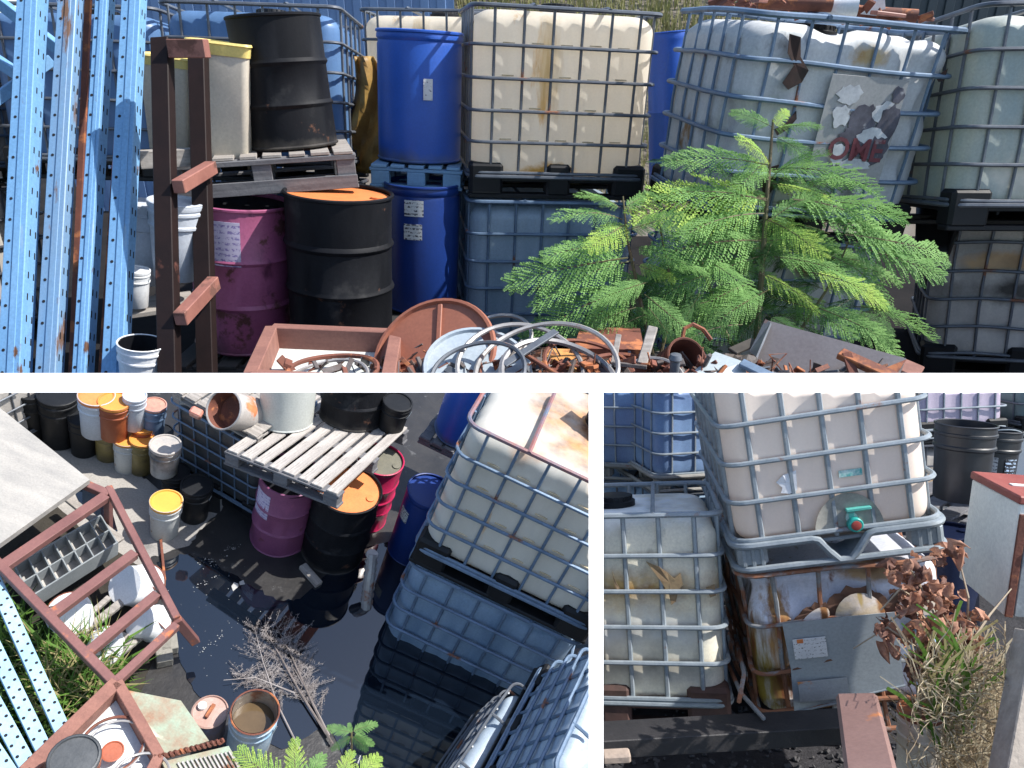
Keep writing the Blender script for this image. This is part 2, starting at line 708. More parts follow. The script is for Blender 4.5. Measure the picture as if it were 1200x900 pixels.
def placard(t, d, x0, x1, z0, z1, m, name='placard', off=.012, th=.004, tilt=0):
    mb = MB()
    cx, cz = (x0 + x1) / 2, (z0 + z1) / 2
    M = Matrix.Translation((cx, -d / 2 - off, cz)) @ Matrix.Rotation(tilt, 4, 'Y')
    mb.box((0, 0, 0), (x1 - x0, th, z1 - z0), .001)
    return mb.build(name, m, t, M=M)


def text(t, s, size, M, m, name='lettering', ext=.002, bold=0):
    cu = bpy.data.curves.new(name, 'FONT')
    cu.body = s
    cu.size = size
    cu.extrude = ext
    cu.offset = bold
    cu.align_x = 'CENTER'
    cu.resolution_u = 3
    o = bpy.data.objects.new(name, cu)
    col.objects.link(o)
    dg = bpy.context.evaluated_depsgraph_get()
    me = bpy.data.meshes.new_from_object(o.evaluated_get(dg))
    bpy.data.objects.remove(o)
    me.materials.clear()
    me.materials.append(m)
    o = bpy.data.objects.new(name, me)
    col.objects.link(o)
    o.parent = t
    o.matrix_local = M
    return o


# ------------------------------------------------------------ drums and pails
def drum(k, M, h, r, label, m, lid=None, ribs=(.34, .66), group='oil drums', open_top=False, taper=0, wob=.035, lidz=.0, inner=None, n=40, plastic=False, liquid=None):
    t = thing('oil_drum', label, 'drum', k, M, group)
    R_ = r
    pr = [(R_ * .97, 0), (R_ * 1.0, .004), (R_ * 1.012, .012), (R_ * .985, .02)]
    rb = .018 * R_ / .29
    for f in ribs:
        z = h * f
        pr += [(R_ * .985, z - rb * 1.2), (R_ * 1.02, z - rb * .4), (R_ * 1.03, z), (R_ * 1.02, z + rb * .4), (R_ * .985, z + rb * 1.2)]
    if plastic:
        pr += [(R_ * .985, h * .9), (R_ * .96, h * .93), (R_ * 1.0, h * .95), (R_ * 1.0, h * .975), (R_ * .97, h)]
    else:
        pr += [(R_ * .985, h - .02), (R_ * .985, h)]
    pr = [(a * (1 - taper * (1 - z / h)), z) for a, z in pr]
    body = MB().lathe(pr, n, cap1=False, wob=wob, seed=r * 99 + h).build('body', m, t)
    if open_top:
        MB().lathe([(R_ * .955, h), (R_ * .95, h * .35)][::-1], n, cap0=True, cap1=False).build('inner_wall', inner or m, t)
        if liquid:
            MB().lathe([(R_ * .945, h * .72), (R_ * .945, h * .73)], n).build('liquid', liquid, t)
    else:
        MB().lathe([(R_ * .97, h - .03), (R_ * .965, h - .018), (R_ * .3, h - .016)], n, cap0=True, cap1=True).build('lid', lid or m, t)
        b = MB()
        b.lathe([(.035, 0), (.035, .012), (.02, .014)], 14, M=Matrix.Translation((R_ * .7, 0, h - .018)))
        b.build('bung', lid or m, t)
    MB().tube([(math.cos(a) * R_ * .985, math.sin(a) * R_ * .985, h) for a in [2 * PI * i / n for i in range(n)]], .011 * R_ / .29, 6, closed=True).build('rim', m, t)
    return t


def wraplabel(t, r, h, a0, a1, z0, z1, m, name='label', off=1.012):
    """paper label following a drum's side; angles in degrees"""
    mb = MB()
    n = 8
    vs = []
    for rr in (r * off, r * off - .004):
        for i in range(n + 1):
            a = R(a0 + (a1 - a0) * i / n)
            for z in (z0, z1):
                vs.append((math.cos(a) * rr, math.sin(a) * rr, z))
    fs = []
    o = 2 * (n + 1)
    for i in range(n):
        fs.append((2 * i, 2 * i + 2, 2 * i + 3, 2 * i + 1))
        fs.append((o + 2 * i, o + 2 * i + 1, o + 2 * i + 3, o + 2 * i + 2))
        fs.append((2 * i, o + 2 * i, o + 2 * i + 2, 2 * i + 2))
        fs.append((2 * i + 1, 2 * i + 3, o + 2 * i + 3, o + 2 * i + 1))
    fs.append((0, 1, o + 1, o))
    fs.append((2 * n, o + 2 * n, o + 2 * n + 1, 2 * n + 1))
    return mb.add(vs, fs).build(name, m, t)


def pail(k, M, h, r, label, m, lid=None, group='paint and oil pails', open_top=False, liquid=None, handle=True, hang=-60, ring=None, inner=None, taper=.12, handm=None, hyaw=0, name='pail'):
    t = thing(name, label, 'pail', k, M, group)
    pr = [(r * (1 - taper) * .97, 0), (r * (1 - taper), .006 * r / .15), (r * (1 - taper * .5), h * .5), (r * (1 - taper * .32), h * .68), (r * 1.03, h * .7), (r * 1.03, h * .73), (r * .985, h * .745), (r * .99, h * .86), (r * 1.04, h * .87), (r * 1.04, h * .9), (r, h * .91), (r, h)]
    MB().lathe(pr, 28, cap1=False, wob=.015, seed=r * 77).build('body', m, t)
    if open_top:
        MB().lathe([(r * .85, h * .08), (r * .94, h)], 28, cap0=True, cap1=False).build('inner_wall', inner or m, t)
        if liquid:
            MB().lathe([(r * .9, h * .7), (r * .9, h * .71)], 28).build('liquid', liquid, t)
    else:
        MB().lathe([(r * 1.03, h - .03 * r / .15), (r * 1.05, h - .01 * r / .15), (r * 1.03, h + .004), (r * .93, h + .006), (r * .9, h - .006 * r / .15), (r * .2, h - .005 * r / .15)], 28).build('lid', lid or m, t)
    MB().tube([(math.cos(a) * r * 1.01, math.sin(a) * r * 1.01, h) for a in [2 * PI * i / 28 for i in range(28)]], .006 * r / .15, 5, closed=True).build('rim', ring or m, t)
    if handle:
        hb = MB()
        pts = []
        for i in range(13):
            a = PI * i / 12
            pts.append(Vector((math.cos(a) * r * 1.08, -math.sin(a) * r * 1.05 * math.cos(R(hang)), h * .84 + math.sin(a) * r * 1.05 * math.sin(R(hang)))))
        hb.tube(pts, .005 * r / .15, 5)
        hb.build('handle', handm or galv_l(), t, M=Matrix.Rotation(hyaw, 4, 'Z'))
    return t


def pallet(k, M, label, w=1.2, d=1.0, h=.14, nb=7, m=None, group='timber pallets', seed=0, blocks=True, along='y', md=None):
    """deck boards side by side on three bearers; boards run along y, bearers along x"""
    m = m or wood()
    md = md or m
    t = thing('timber_pallet', label, 'pallet', k, M, group)
    rn = random.Random(seed)
    bw = w / nb
    for i in range(nb):
        x = -w / 2 + bw * (i + .5)
        f = .78 * rn.uniform(.85, 1.08)
        MB().box((0, 0, 0), (bw * f, d * rn.uniform(.97, 1.0), .02), .003).build('deck_board', m, t, M=Matrix.Translation((x, rn.uniform(-.01, .01), h - .011 + rn.uniform(-.001, .003))) @ Matrix.Rotation(rn.uniform(-.012, .012), 4, 'Z'))
    for y in (-d / 2 + .05, 0, d / 2 - .05):
        MB().box((0, y, h - .032), (w, .09, .02), .003).build('bearer_board', md, t)
        for x in (-w / 2 + .07, 0, w / 2 - .07):
            MB().box((x, y, h / 2 - .012), (.12, .09, h - .062), .004).build('block', md, t)
        MB().box((0, y, .01), (w, .09, .02), .003).build('bottom_board', md, t)
    return t


# ============================================================ THE SETTING
def sheet(name, k, poly, z, th, m, kind='structure', sub=0, bump=0):
    """ground slab from seen corner points or yard points"""
    pts = [on(k, *p, z) if len(p) == 2 else Vector((p[0], p[1], z)) for p in poly]
    mb = MB()
    mb.prism([(p.x, p.y) for p in pts], th)
    o = mb.build(name, m)
    o.matrix_world = YM[k] @ Matrix.Translation((0, 0, z))
    o['kind'] = kind
    YARD_OF[o.name] = k
    return o


asph = mat('dark_oily_ground', (.014, .014, .015), (.024, .022, .022), sc=1.5, rough=.95, spec=.05, bump=.6, bs=12, dirt=.3, dc=(.01, .01, .012), ds=1)
dirtm = mat('black_gravel_ground', (.012, .012, .014), (.03, .028, .03), sc=3, rough=.8, bump=1.0, bs=40, fine=.4)
MB_ = MB().prism([(-300, -60), (300, -60), (300, 500), (-300, 500)], .5)
g = MB_.build('ground', asph)
g.matrix_world = YM['T'] @ Matrix.Translation((0, 0, -2.02))
g['kind'] = 'structure'
YARD_OF[g.name] = None

# added white divider between the yards: wall and pier, slanted to catch the sun
white = mat('whitewash', (.86, .86, .86), (.83, .83, .83), sc=2, rough=.8, bump=.05, fine=.02)
WD = 5.6
top_pt = YM['T'] @ pt('T', 600, 446, WD / YS['T'])
cop = (YM['T'] @ pt('T', 600, 464, WD / YS['T'])).z
wall = MB()
wall.smooth = False
ty, tz, hh_ = top_pt.y, top_pt.z, top_pt.z - cop
sec = [(ty - .0, 0), (ty - .0, cop - .02), (ty - .03, cop), (ty + hh_ * .9, tz), (ty + hh_ * .9 + .05, tz), (ty + hh_ * .9 + .05, 0)]
wall.add([(x, y, z) for x in (-9, 9) for y, z in sec], [(0, 6, 7, 1), (1, 7, 8, 2), (2, 8, 9, 3), (3, 9, 10, 4), (4, 10, 11, 5), (5, 11, 6, 0), (0, 1, 2, 3, 4, 5), (11, 10, 9, 8, 7, 6)])
wall = wall.build('added_white_wall', white)
wall['kind'] = 'structure'
mb = MB()
mb.smooth = False
pd = 2.6
sec3 = []
for v_ in (458, 980):
    for u_, dd_ in ((690, pd), (707.2, pd + .045), (694, pd + .09)):
        sec3.append(YM['T'] @ pt('T', u_, v_, dd_ / YS['T']))
mb.add(sec3, [(0, 1, 4, 3), (1, 2, 5, 4), (2, 0, 3, 5), (0, 2, 1), (3, 4, 5)])
pier = mb.build('added_white_pier', white)
pier['kind'] = 'structure'

# ============================================================ UPPER YARD
K = 'T'
creamb = mat('cream_tank_plastic', (.93, .87, .76), (.90, .82, .69), sc=1.6, st=(3, 3, .5), rough=.45, tl=.55, bump=.05, bs=8, rust=.16, rc=(.50, .30, .10), rs=1.2, rst=(3, 3, .6), fine=.04)
blueb = mat('blue_liquid_tank_plastic', (.14, .27, .50), (.10, .20, .38), sc=2, st=(3, 3, .5), rough=.4, tl=.3, bump=.05, bs=8, fine=.05)
greyb = mat('weathered_white_tank_plastic', (.62, .64, .64), (.48, .51, .53), sc=2.4, st=(3, 3, .6), rough=.55, tl=.22, bump=.15, bs=10, rust=.17, rc=(.22, .13, .06), rs=2, rst=(2, 2, .8), dirt=.22, dc=(.08, .075, .07), ds=3)
greenb = mat('greenish_tank_plastic', (.56, .57, .48), (.36, .44, .44), sc=2, st=(2, 2, .6), rough=.5, tl=.3, bump=.1, bs=8, rust=.15, rc=(.42, .30, .12), rs=2, rst=(3, 3, .4))
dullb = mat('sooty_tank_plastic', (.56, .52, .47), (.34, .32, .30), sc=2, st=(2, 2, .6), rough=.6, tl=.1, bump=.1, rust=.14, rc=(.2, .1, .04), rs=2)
stain(creamb, (.52, .33, .10), (-.06, -.5, .14), (.22, .3, .10), .4, 4)
stain(creamb, (.58, .42, .20), (-.12, -.5, .78), (.10, .2, .36), .9, 3, colour2=(.72, .58, .36), st=(4, 4, .6))
stain(greyb, (.42, .26, .09), (.10, -.5, .99), (.13, .2, .07), .5, 6, colour2=(.55, .44, .25))
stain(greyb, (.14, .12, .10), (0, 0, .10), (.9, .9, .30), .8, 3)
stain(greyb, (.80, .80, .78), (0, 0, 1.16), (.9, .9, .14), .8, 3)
stain(greenb, (.50, .34, .10), (-.22, -.5, .85), (.07, .3, .45), .6, 3, st=(3, 3, .5))
stain(greenb, (.44, .30, .10), (.18, -.5, .9), (.06, .3, .5), .8, 3, st=(3, 3, .5))
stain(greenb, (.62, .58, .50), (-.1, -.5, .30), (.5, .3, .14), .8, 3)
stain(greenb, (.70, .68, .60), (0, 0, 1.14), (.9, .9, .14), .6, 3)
stain(greenb, (.20, .28, .32), (.05, -.5, .55), (.4, .4, .25), 1.2, 3)
stain(dullb, (.40, .26, .14), (-.1, -.5, .80), (.5, .4, .08), .5, 3)
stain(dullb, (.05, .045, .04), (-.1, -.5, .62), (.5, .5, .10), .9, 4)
stain(dullb, (.46, .43, .40), (0, -.3, .35), (.8, .6, .20), 1.2, 3)
PA = [0.2343, 5.4632, -0.8522, 0.1447, 0.0073, 0.0426]
PC = [1.635, 4.70, -0.93, 0.1899, 0.0598, 0.075]
PE = [3.02, 4.52, -0.93, -0.0129, -0.12, 0.0031]
PF = [3.6259, 4.9673, -2.02, -0.3968, -0.0661, -0.0872]
PG = [-1.80, 5.8205, -0.8386, 0.0231, -0.09, 0.0297]
PH = [-0.6115, 6.8726, -0.7902, -0.038, -0.0192, 0.0194]
ibc(K, pose(PA), 'cream tank in a dark cage on a black pallet base, top of the middle stack', creamb, galv(), seed=1, z1=1.13, ledges=True)
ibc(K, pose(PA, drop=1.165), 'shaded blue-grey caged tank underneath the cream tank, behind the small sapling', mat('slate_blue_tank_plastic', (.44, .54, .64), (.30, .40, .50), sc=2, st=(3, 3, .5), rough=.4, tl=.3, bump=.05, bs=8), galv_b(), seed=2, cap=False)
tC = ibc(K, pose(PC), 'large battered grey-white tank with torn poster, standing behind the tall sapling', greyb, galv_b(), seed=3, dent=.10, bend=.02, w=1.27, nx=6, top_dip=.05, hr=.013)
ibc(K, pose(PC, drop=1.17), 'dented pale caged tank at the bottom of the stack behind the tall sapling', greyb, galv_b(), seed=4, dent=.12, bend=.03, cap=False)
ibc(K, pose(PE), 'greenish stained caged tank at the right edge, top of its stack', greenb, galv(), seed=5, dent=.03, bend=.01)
tF = ibc(K, pose(PF, 1.0), 'sooty brown-grey caged tank at the right edge under black plastic sheeting', dullb, galv(), seed=6, dent=.05, bend=.02)
ibc(K, pose(PG), 'blue caged tank behind the tilted black drum', blueb, galv(), seed=7)
p2 = list(PG)
p2[0] -= 1.28
p2[1] += .1
ibc(K, pose(p2), 'blue caged tank behind the brown steel post, left of the other blue tank', blueb, galv(), seed=8)
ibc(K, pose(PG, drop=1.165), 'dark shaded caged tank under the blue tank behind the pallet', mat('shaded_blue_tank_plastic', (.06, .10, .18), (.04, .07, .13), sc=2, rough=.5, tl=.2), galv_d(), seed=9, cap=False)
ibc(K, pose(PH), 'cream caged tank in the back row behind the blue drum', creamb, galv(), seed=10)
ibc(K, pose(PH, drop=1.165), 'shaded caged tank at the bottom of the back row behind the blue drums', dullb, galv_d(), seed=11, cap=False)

# torn poster and holes on the battered tank
bd = 1.0
board = placard(tC, bd, -.13, .335, .345, .895, mat('grey_placard_board', (.34, .34, .34), (.27, .28, .28), sc=4, rough=.6, rust=.1, bump=.1))
MW, MD, MR = mat('torn_white_paper', (.56, .58, .60), (.36, .38, .41), sc=7, rough=.7, dirt=.3, ds=6, dc=(.05, .05, .06)), mat('torn_black_print', (.035, .035, .05), (.10, .10, .13), sc=9, rough=.7, dirt=.3, ds=10, dc=(.45, .45, .47)), mat('faded_red_print', (.17, .03, .04), (.09, .03, .04), sc=8, rough=.7, dirt=.25, ds=9, dc=(.32, .3, .32))


def rag(cx, cz, w_, h_, seed, n=16):
    rn = random.Random(seed)
    return [(cx + math.cos(2 * PI * i / n) * w_ * rn.uniform(.65, 1.05), cz + math.sin(2 * PI * i / n) * h_ * rn.uniform(.6, 1.05)) for i in range(n)]


for cx, cz, w_, h_, m_, s_, l_ in ((0.0, .80, .085, .065, MW, 1, .020), (-.02, .69, .06, .07, MW, 2, .021), (.12, .68, .10, .10, MD, 3, .022), (.24, .72, .09, .07, MW, 14, .0225),
                                   (.27, .67, .075, .12, MD, 5, .0235), (.20, .60, .10, .05, MW, 6, .0245), (.25, .53, .085, .09, MD, 7, .0255), (.10, .60, .10, .07, MD, 21, .0232), (.29, .82, .04, .05, MD, 22, .021), (.14, .53, .07, .05, MD, 23, .0242), (.14, .45, .13, .035, MW, 8, .0265), (.02, .5, .05, .07, MW, 17, .027)):
    pl = rag(cx, cz, w_, h_, s_, 18)
    mb = MB()
    mb.prism([(x, y) for x, y in pl], .002, M=Matrix.Translation((0, -bd / 2 - l_, 0)) @ Matrix.Rotation(PI / 2, 4, 'X'))
    mb.build('poster_scrap', m_, tC)
text(tC, 'OME', .165, Matrix.Translation((.12, -bd / 2 - .0279, .47)) @ Matrix.Rotation(PI / 2, 4, 'X'), MR, bold=.0035, ext=.0006)
hole = mat('hole_edge_black', (.012, .010, .010), (.05, .025, .02), sc=9, rough=.9)
for pl in ([(-.42, 1.06), (-.36, 1.05), (-.33, .96), (-.27, .90), (-.29, .84), (-.36, .80), (-.40, .83), (-.34, .90), (-.41, .97)],
           [(-.38, .60), (-.33, .63), (-.28, .70), (-.27, .66), (-.31, .60), (-.36, .57)], [(-.36, .40), (-.31, .42), (-.30, .30), (-.34, .22), (-.38, .30)], [(.50, .92), (.55, .97), (.555, .91), (.52, .90)]):
    tear(K, tC, 1.2, 1.0, 0, pl, hole, lift=.03, curl=.02, name='torn_hole')

# ---- blue perforated uprights
railf = mat('blue_upright_paint', (.17, .34, .55), (.13, .29, .50), sc=3, st=(3, 3, .4), rust=.20, rs=7, rst=(2, 2, .8), rc=(.10, .05, .03), rough=.6, spec=.3, bump=.05, fine=.15, dirt=.18, dc=(.28, .38, .46), ds=6, dst=(3, 3, .5))
railr = mat('scratched_blue_upright_paint', (.14, .28, .46), (.17, .27, .40), sc=4, st=(3, 3, .4), rust=.30, rs=5, rst=(2.5, 2.5, .5), rc=(.10, .055, .035), rough=.5, bump=.1)
holem = mat('punched_hole', (.008, .009, .014), (.005, .005, .008), bump=0, fine=0, rough=.9)


def upright(px0, px1, d0, d1, w_, dp, label, m, yaw=0.0, inner=True, up_d=None, cols=2, pitch=.112):
    a, b = pt(K, *px0, d0), pt(K, *px1, d1)        # top, lower point
    dirn = (a - b).normalized()
    foot = b + dirn * ((-1.98 - b.z) / dirn.z)
    L = (a - foot).length + .5
    M = frame(foot, dirn, yaw)
    t = thing('rack_upright', label, 'steel upright', K, M, 'blue perforated rack uprights')
    s = MB()
    s.box((0, dp / 2, L / 2), (w_, dp, L), .004)
    s.build('channel', m, t)
    s = MB()
    s.box((w_ * .12, -.004, L / 2), (w_ * .3, .006, L), .002)
    s.build('web_rib', m, t)
    h = MB()
    n = int(L / pitch)
    for i in range(n):
        z = .06 + i * pitch
        h.lathe([(.008, 0), (.008, .002)], 8, M=Matrix.Translation((-w_ * .25, .0005, z)) @ Matrix.Rotation(PI / 2, 4, 'X'))
        for c in range(cols):
            y = dp * (.32 + .40 * c) if cols > 1 else dp * .5
            h.box((w_ / 2 + .0005, y, z + .05), (.002, .008, .034), .0005)
    h.build('punched_holes', holem, t, kind='stuff')
    return t


upright((31, 0), (9, 443), 3.85, 3.5, .110, .10, 'blue perforated upright at the far left edge, nearest to the frame side', railf)
upright((78, 0), (52, 443), 3.9, 3.55, .102, .075, 'rust-streaked and scratched blue perforated upright, second from left', railr)
upright((118, 0), (91, 443), 3.9, 3.55, .066, .085, 'narrow-faced blue perforated upright, third from left', railf)
upright((153, 0), (130, 443), 3.85, 3.5, .102, .075, 'blue perforated upright with a round bolt, rightmost beside the brown steel post', railf)
for (a, b, dd, l_, wd_) in (((104, -10), (84, 450), 4.15, 'brown rusted steel strip wedged between the second and third blue uprights', .035), ((140, 120), (118, 450), 4.2, 'dark steel strip behind the third and fourth blue uprights', .03)):
    p, q = pt(K, *a, dd), pt(K, *b, dd)
    dirn = (p - q).normalized()
    q = q + dirn * ((-1.98 - q.z) / dirn.z)
    M = frame(q, dirn)
    single(MB().box((0, 0, (p - q).length / 2), (wd_, .02, (p - q).length), .002), 'steel_strip', rusty(), l_, 'steel strip', K, M)
for (a, b, d0, d1, l_) in (((-15, -8), (75, 62), 4.5, 4.5, 'blue rack beam sloping down behind the leftmost upright near the top'), ((-20, 128), (60, 70), 4.6, 4.8, 'blue rack beam behind the leftmost upright, crossing at mid height'), ((-20, 60), (40, 100), 4.7, 4.6, 'short blue brace behind the leftmost upright')):
    p, q = pt(K, *a, d0), pt(K, *b, d1)
    single(MB().beam((0, 0, 0), q - p, .05, .07, bev=.003), 'rack_beam', railf, l_, 'rack beam', K, Matrix.Translation(p))
pS = list(PG)
pS[0] -= 2.6
pS[1] -= .3
ibc(K, pose(pS), 'dark caged tank glimpsed between the blue uprights at the far left', dullb, galv_b(), seed=14)
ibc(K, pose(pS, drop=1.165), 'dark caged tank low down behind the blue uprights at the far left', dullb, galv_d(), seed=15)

# ---- brown steel rack end frame
post_m = mat('dark_brown_paint', (.020, .011, .010), (.013, .008, .008), sc=5, rough=.6, spec=.2, rust=.15, rc=(.10, .04, .03), bump=.15)
p_n = pt(K, 190, 47, 3.6)
p_nb = pt(K, 199, 443, 3.5)
M0 = Matrix.Translation(Vector((p_nb.x, p_nb.y, -1.98)))
tR = thing('steel_rack', 'dark brown steel frame of two posts with reddish cross beams, beside the blue uprights', 'steel frame', K, M0)
O = M0.translation


def ext(a, b, z):
    d = (b - a).normalized()
    return a + d * ((z - a.z) / d.z)


f_t, f_b = pt(K, 232, 52, 3.9), pt(K, 243, 443, 3.85)
MB().beam(p_n - O, ext(p_n, p_nb, -1.98) - O, .088, .07, up=(0, -1, 0)).build('post', post_m, tR)
MB().beam(f_t - O, ext(f_t, f_b, -1.98) - O, .088, .07, up=(0, -1, 0)).build('post', post_m, tR)
MB().beam(pt(K, 199, 57, 3.56) - O, pt(K, 243, 57, 3.56) - O, .07, .085, up=(0, 0, 1)).build('cross_beam', redox(), tR)
MB().beam(pt(K, 209, 219, 3.5) - O, pt(K, 248, 196, 3.85) - O, .06, .065).build('brace', redox(), tR)
MB().beam(pt(K, 211, 374, 3.46) - O, pt(K, 251, 331, 3.82) - O, .06, .07).build('brace', redox(), tR)

# ---- pallet with bin and black drum
PP = [-1.7337, 5.2792, -0.7824, 0.2778, 0.0156, -0.0305]
PPM = pose(PP, .9)
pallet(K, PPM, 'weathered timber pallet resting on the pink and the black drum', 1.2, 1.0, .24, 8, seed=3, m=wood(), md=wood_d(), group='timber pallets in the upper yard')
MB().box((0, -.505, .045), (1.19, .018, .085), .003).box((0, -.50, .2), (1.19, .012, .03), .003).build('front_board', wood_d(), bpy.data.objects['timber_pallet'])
binm = mat('beige_bin_plastic', (.66, .61, .52), (.58, .53, .44), sc=2, rough=.5, bump=.05, tl=.1)
yelm = mat('yellow_plastic', (.85, .70, .25), (.80, .64, .2), sc=3, rough=.5, bump=.05, tl=.1)
mm, hh = axis(K, (268, 186), (262, 50), 4.35, yaw=.12)


def square_bin(M, h, w_, label, group=None):
    t = thing('waste_bin', label, 'bin', K, M, group)
    s = MB()
    w2 = w_ / 2
    vs, fs = [], []
    for i, (q, z) in enumerate(((.74, 0), (.78, h * .02), (.92, h * .93), (.92, h * .95))):
        for p in rrect(w_ * q, w_ * q, w_ * .10, z, 4):
            vs.append(p)
    n = len(vs) // 4
    for i in range(3):
        for j in range(n):
            fs.append((i * n + j, i * n + (j + 1) % n, (i + 1) * n + (j + 1) % n, (i + 1) * n + j))
    fs.append(tuple(range(n))[::-1])
    s.add(vs, fs).build('body', binm, t)
    s = MB()
    vs, fs = [], []
    for i, (q, z) in enumerate(((.925, h * .90), (.95, h * .90), (.98, h * .985), (1.03, h * .99), (1.0, h * 1.01), (.9, h * .97))):
        for p in rrect(w_ * q, w_ * q, w_ * .10, z, 4):
            vs.append(p)
    for i in range(5):
        for j in range(n):
            fs.append((i * n + j, i * n + (j + 1) % n, (i + 1) * n + (j + 1) % n, (i + 1) * n + j))
    fs.append(tuple(5 * n + j for j in range(n)))
    s.add(vs, fs).build('rim', yelm, t)
    MB().box((w_ * .5, 0, h * .93), (w_ * .16, w_ * .3, h * .05), .01).build('handle', yelm, t)
    return t


square_bin(mm, hh, .34, 'tall beige bin with a yellow rim standing on the pallet left of the black drum')
mm, hh = axis(K, (205, 175), (199, 66), 4.5, yaw=.1)
square_bin(mm, hh, .30, 'beige bin with yellow rim seen between the two brown posts')
blackd = mat('black_drum_paint', (.006, .0065, .009), (.011, .012, .015), sc=3, st=(2, 2, .6), rough=.6, spec=.15, bump=.2, rust=.16, rs=6, rc=(.09, .045, .03), dirt=.28, dc=(.035, .035, .036), ds=3)
stain(blackd, (.05, .045, .04), (0, 0, 0), (.6, .6, .08), .8, 5)
mm, hh = axis(K, (345, 171), (320, 20), 4.5)
drum(K, mm, hh, .268, 'tilted black oil drum standing on the weathered pallet', blackd, taper=-.0, lid=rusty(), open_top=True, inner=rusty())
blued = mat('blue_drum_plastic', (.012, .085, .42), (.010, .07, .36), sc=2, rough=.45, bump=.08, fine=.1, dirt=.16, dc=(.06, .12, .28), ds=4, dst=(3, 3, .7))
stain(blued, (.05, .07, .12), (0, 0, 0), (.6, .6, .10), .8, 5)
mm, hh = axis(K, (492, 186), (492, 38), 5.1)
t = drum(K, mm, hh, .285, 'bright blue plastic drum with a tilted paper tag, standing beside the cream tank', blued, plastic=True, ribs=(), n=48)
tagm = printed('faded_paper_tag', (.62, .64, .66), (.12, .12, .16), 60, 60, .56)
tg = wraplabel(t, .287, hh, -79, -67, hh * .50, hh * .66, tagm)
mm2, h2 = axis(K, (495, 356), (495, 214), 5.3)
t = drum(K, mm2, h2, .26, 'blue plastic drum darkened for shade with two paper labels, under the bright blue drum', mat('shade_toned_blue_drum_plastic', (.008, .035, .19), (.006, .028, .15), sc=2, rough=.4, bump=.05, dirt=.1, dc=(.02, .03, .05)), plastic=True, ribs=(), n=48)  # darker copy of the drum blue, shade put into its colour
lab2 = printed('white_shipping_label', (.68, .68, .66), (.05, .05, .06), 45, 45, .5)
wraplabel(t, .262, h2, -110, -82, h2 * .79, h2 * .91, lab2)
wraplabel(t, .262, h2, -111, -84, h2 * .61, h2 * .73, lab2)
q = mm.copy()
q.translation = mm.translation + Vector((0, 0, -.16))
bluep = mat('pale_blue_painted_wood', (.16, .30, .46), (.12, .22, .34), sc=3, st=(1, 8, 8), rough=.7, rust=.2, rc=(.12, .10, .09), rs=5, bump=.3)
pallet(K, q, 'pale blue painted pallet between the two blue drums', .62, .62, .15, 5, m=bluep, group='timber pallets in the upper yard')
M_, h_ = axis(K, (783, 215), (783, 38), 5.9)
t = drum(K, M_, h_, .155, 'blue open-topped drum squeezed between the cream tank and the battered tank', blued, plastic=True, ribs=(.5,), open_top=True, inner=blued)
wraplabel(t, .157, h_, -75, -45, h_ * .3, h_ * .62, lab2)
pinkd = mat('pink_drum_paint', (.34, .09, .19), (.26, .06, .13), sc=3, rough=.5, rust=.34, rs=6, rc=(.08, .025, .025), bump=.25, dirt=.3, dc=(.09, .02, .05), ds=5, dst=(1, 1, .6))
stain(pinkd, (.06, .02, .03), (0, 0, 0), (.6, .6, .16), .8, 5)
mm, hh = axis(K, (288, 398), (281, 236), 4.75)
t = drum(K, mm, hh, .30, 'faded pink steel drum with a paper sheet stuck on, under the pallet', pinkd, lid=blackd)
wraplabel(t, .302, hh, -112, -72, hh * .64, hh * .93, printed('typed_paper_sheet', (.55, .50, .66), (.20, .16, .36), 60, 60, .50, rows=30))
orl = mat('orange_drum_lid', (.72, .24, .07), (.60, .17, .05), sc=4, rough=.6, rust=.12, rc=(.35, .1, .04), bump=.1)
mm, hh = axis(K, (400, 382), (397, 226), 4.6)
drum(K, mm, hh, .315, 'black steel drum with an orange lid under the right end of the pallet', blackd, lid=orl)
for (u, v, l_) in ((288, 402, 'dark timber pallet on the ground under the pink drum'), (401, 388, 'dark timber pallet on the ground under the orange-lidded drum')):
    p = pt(K, u, v, 4.75)
    pallet(K, Matrix.Translation((p.x, p.y, -1.99)), l_, .75, .75, p.z + 1.99 - .012, 5, m=mat('black_oily_wood', (.03, .028, .028), (.02, .02, .02), rough=.8, bump=.3), group='timber pallets in the upper yard')
for (u, v, l_) in ((495, 360, 'dark timber pallet on the ground under the blue drums'),):
    p = pt(K, u, v, 5.3)
    pallet(K, Matrix.Translation((p.x, p.y, -1.99)), l_, .75, .75, max(.1, p.z + 1.98), 5, m=MATS['black_oily_wood'], group='timber pallets in the upper yard')

# yellow sheet hanging beside the blue drum
mb = MB()
n1, n2 = 10, 22
vs, fs = [], []
for j in range(n2):
    for i in range(n1):
        u = i / (n1 - 1)
        v = j / (n2 - 1)
        wd = .10 + .10 * math.sin(v * PI * .8) + .06 * v
        vs.append(Vector(((u - .5) * wd * 1.3 + .04 * math.sin(v * 5), .05 * math.sin(u * 9 + v * 6) + .02 * noise.noise(Vector((u * 5, v * 9, 0))), -v * .75)))
for j in range(n2 - 1):
    for i in range(n1 - 1):
        a = j * n1 + i
        fs.append((a, a + 1, a + n1 + 1, a + n1))
mb.add(vs, fs)
ysh = mat('ochre_tarp', (.55, .36, .10), (.30, .17, .06), sc=3, rough=.5, tl=.3, bump=.3, dirt=.35, dc=(.05, .03, .02), ds=2)
o = single(mb, 'plastic_tarp', ysh, 'crumpled ochre plastic sheet hanging between the blue tank and the blue drum', 'plastic sheet', K, Matrix.Translation(pt(K, 426, 66, 5.3)) @ Matrix.Scale(1.1, 4))
sm = o.modifiers.new('thick', 'SOLIDIFY')
sm.thickness = .004

